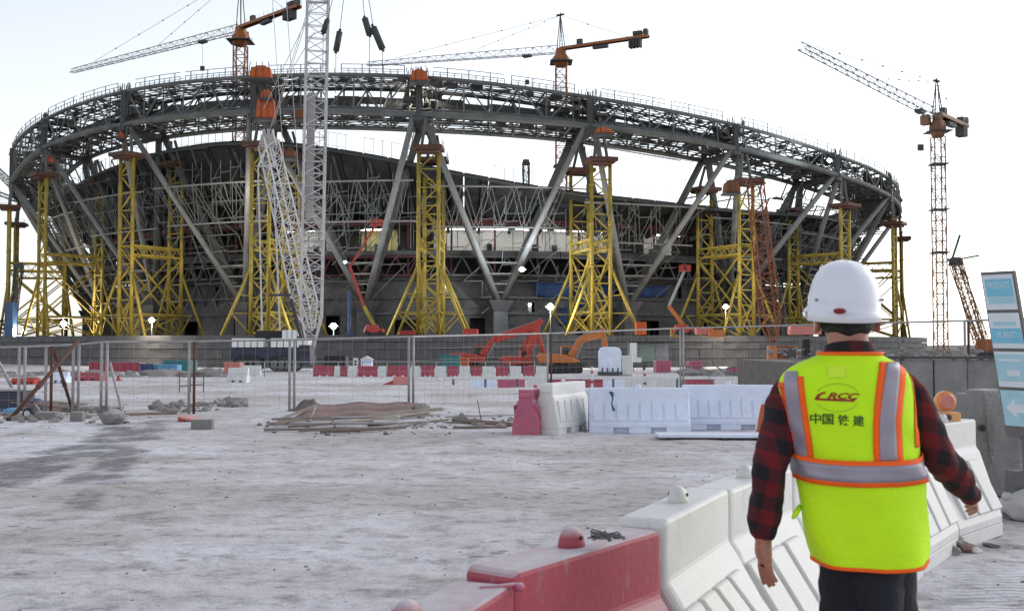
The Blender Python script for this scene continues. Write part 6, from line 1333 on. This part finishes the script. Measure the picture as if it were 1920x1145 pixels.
# print on the back
def decal(name, verts, faces, m, off=.0022):
    b = MB(); b.add([onvest(x, y, off) for x, y in verts], faces); return b.build(name, m, ve)
def text_mesh(s, shear=0.0, bold=0.0, res=3):
    c = bpy.data.curves.new('lettering', 'FONT'); c.body = s; c.size = 1; c.shear = shear; c.offset = bold; c.resolution_u = res
    o = bpy.data.objects.new('lettering', c); COL.objects.link(o); dg = bpy.context.evaluated_depsgraph_get(); dg.update(); me = bpy.data.meshes.new_from_object(o.evaluated_get(dg)); bpy.data.objects.remove(o)
    v = [(w_.co.x, w_.co.y) for w_ in me.vertices]; f = [tuple(p.vertices) for p in me.polygons]; return v, f
def place_text(name, s, x0, x1, yb0, yb1, h, m, **k):      # px: baseline from (x0,yb0) to (x1,yb1), height h
    v, f = text_mesh(s, **k)
    if not v: return
    X0, X1 = min(a for a, _ in v), max(a for a, _ in v); Y0, Y1 = min(c for _, c in v), max(c for _, c in v)
    return decal(name, [(x0 + (a - X0) / (X1 - X0) * (x1 - x0), yb0 + (yb1 - yb0) * (a - X0) / (X1 - X0) - (c - Y0) / (Y1 - Y0) * h) for a, c in v], f, m)
sw = []; fcs = []                       # the big swept C that reaches under the other letters
top = [(1549, 734), (1541, 735), (1533, 739), (1527, 747), (1530, 749.5), (1545, 750.5), (1580, 752), (1600, 753), (1605, 748)]
inn = [(1546, 738), (1543, 738), (1539, 741), (1535, 745), (1536, 746), (1548, 746.5), (1580, 748), (1597, 749), (1603, 746)]
nn_ = len(top); decal('emblem_sweep', top + inn, [(i, i + 1, nn_ + i + 1, nn_ + i) for i in range(nn_ - 1)], 'print_red')
place_text('emblem_letters', 'RCC', 1551, 1612, 747, 749, 12, 'print_red', shear=.35, bold=.035)
for i, (chh, x) in enumerate(zip('\u4e2d\u56fd\u94c1\u5efa', (1519, 1542, 1571, 1599))): place_text('lettering', chh, x, x + 21, 793.5 + 1.6 * i, 794 + 1.6 * i, 20, 'print_green', bold=.02)
def arc(cx, cy, rx, ry, a0, a1, wd): n = 20; o_ = [(cx + rx * math.cos(R(a0 + (a1 - a0) * i / n)), cy - ry * math.sin(R(a0 + (a1 - a0) * i / n))) for i in range(n + 1)]; i_ = [(cx + (rx - wd) * math.cos(R(a0 + (a1 - a0) * i / n)), cy - (ry - wd) * math.sin(R(a0 + (a1 - a0) * i / n))) for i in range(n + 1)]; return o_ + i_, [(i, i + 1, n + 2 + i, n + 1 + i) for i in range(n)]
for a0, a1 in ((25, 155), (205, 335)): v, f = arc(1570, 745, 42, 27, a0, a1, 1.6); decal('emblem_ring', v, f, 'print_faint')
mat('vest_patch', (.62, .86, .03), .7, var=.04, scale=20); b = MB(); rows = [[onvest(1552 + 33 * i / 4, 686 + 22 * j / 3, .0025) for i in range(5)] for j in range(4)]; rr = [b.ring(r) for r in rows]
for a, c in zip(rr, rr[1:]):
    for i in range(4): b.f.append((a[i], a[i + 1], c[i + 1], c[i]))
b.build('neck_patch', 'vest_patch', ve, True)
# hard hat: shell, brim band, red oval badge, ratchet buttons
HX, HZ = w2(1588, 575).x, 1.5; hc = V((HX, PY + .035, w2(1588, 578).z)); tiltm = Matrix.Rotation(R(9), 3, 'X')
hat = thing('hard_hat', 'white hard hat with a red oval badge, worn by the worker', 'hard hat', hc)
def hp_(x, y, z): return hc + tiltm @ V((x, y, z))
prof = [(.985, -.040, .93), (1.0, -.037, .97), (1.03, -.024, 1.0), (1.035, -.008, 1.0), (1.01, .0, 1.0), (.985, .006, 1.0), (.975, .03, 1.0), (.94, .06, 1.0), (.87, .09, 1.0), (.77, .115, 1.0), (.62, .137, 1.0), (.42, .152, 1.0), (.2, .159, 1.0), (.02, .161, 1.0)]
b = MB(); rows = []
for k, z, s in prof: rows.append(b.ring([hp_(.115 * k * math.cos(a), .142 * k * math.sin(a) * (1.0 if math.sin(a) < 0 else 1.03) , z - (.010 * math.sin(a) if z < 0 else 0) + (.006 * max(0, 1 - abs(math.cos(a)) * 3) * (k if z > .05 else 0))) for a in [i * 2 * math.pi / 48 for i in range(48)]]))
b.skinrings(rows, True, (False, True)); o = b.build('shell', 'helmet_white', hat, True); s = o.modifiers.new('thick', 'SOLIDIFY'); s.thickness = .004; s.offset = -1
b = MB(); rows = []
for k, z in ((1.0, -.004), (1.15, -.012), (1.3, -.028), (1.29, -.033), (1.12, -.02), (.98, -.012)): rows.append(b.ring([hp_(.115 * min(k, 1.06) * math.cos(a), .142 * k * max(.0, math.sin(a)) * 1.03 + .01, z) for a in [i * math.pi / 20 for i in range(21)]]))
b.skinrings(rows, False, (False, False)); b.build('peak', 'helmet_white', hat, True)
b = MB(); b.lathe([(0, -.004), (.8, -.004), (1, -.001), (1, .002), (0, .002)], (0, 0, 0), 20, 'Y'); bc_ = at(1574, 583, 3.386)
b.v = [bc_ + V((v.x * .0205, v.y * 1.0 - .002, v.z * .0095)) for v in b.v]
hv = BVHTree.FromPolygons([tuple(v) for v in MB().v] or [(0, 0, 0), (0, 0, .001), (0, .001, 0)], [(0, 1, 2)])
b.build('badge', 'logo_red', hat, True)
b = MB()
for px, py, d in ((1531, 562, -.055), (1654, 562, -.045)):
    c = at(px, py, PY + d); b.lathe([(0, -.004), (.006, -.004), (.006, .004), (0, .004)], c, 10, 'Y')
b.build('button', 'plastic_grey', hat, True)
# ------------------------------------------------------------------ things that are a single mesh need no Empty above them
for o in [x for x in bpy.data.objects if x.type == 'EMPTY' and x.parent is None]:
    ch = list(o.children)
    if len(ch) == 1 and not ch[0].children:
        c = ch[0]; nm = o.name.split('.')[0]; mw = o.matrix_basis @ c.matrix_basis; props = {k: o[k] for k in o.keys()}
        bpy.data.objects.remove(o); c.parent = None; c.matrix_basis = mw; c.name = nm
        for k, v in props.items(): c[k] = v
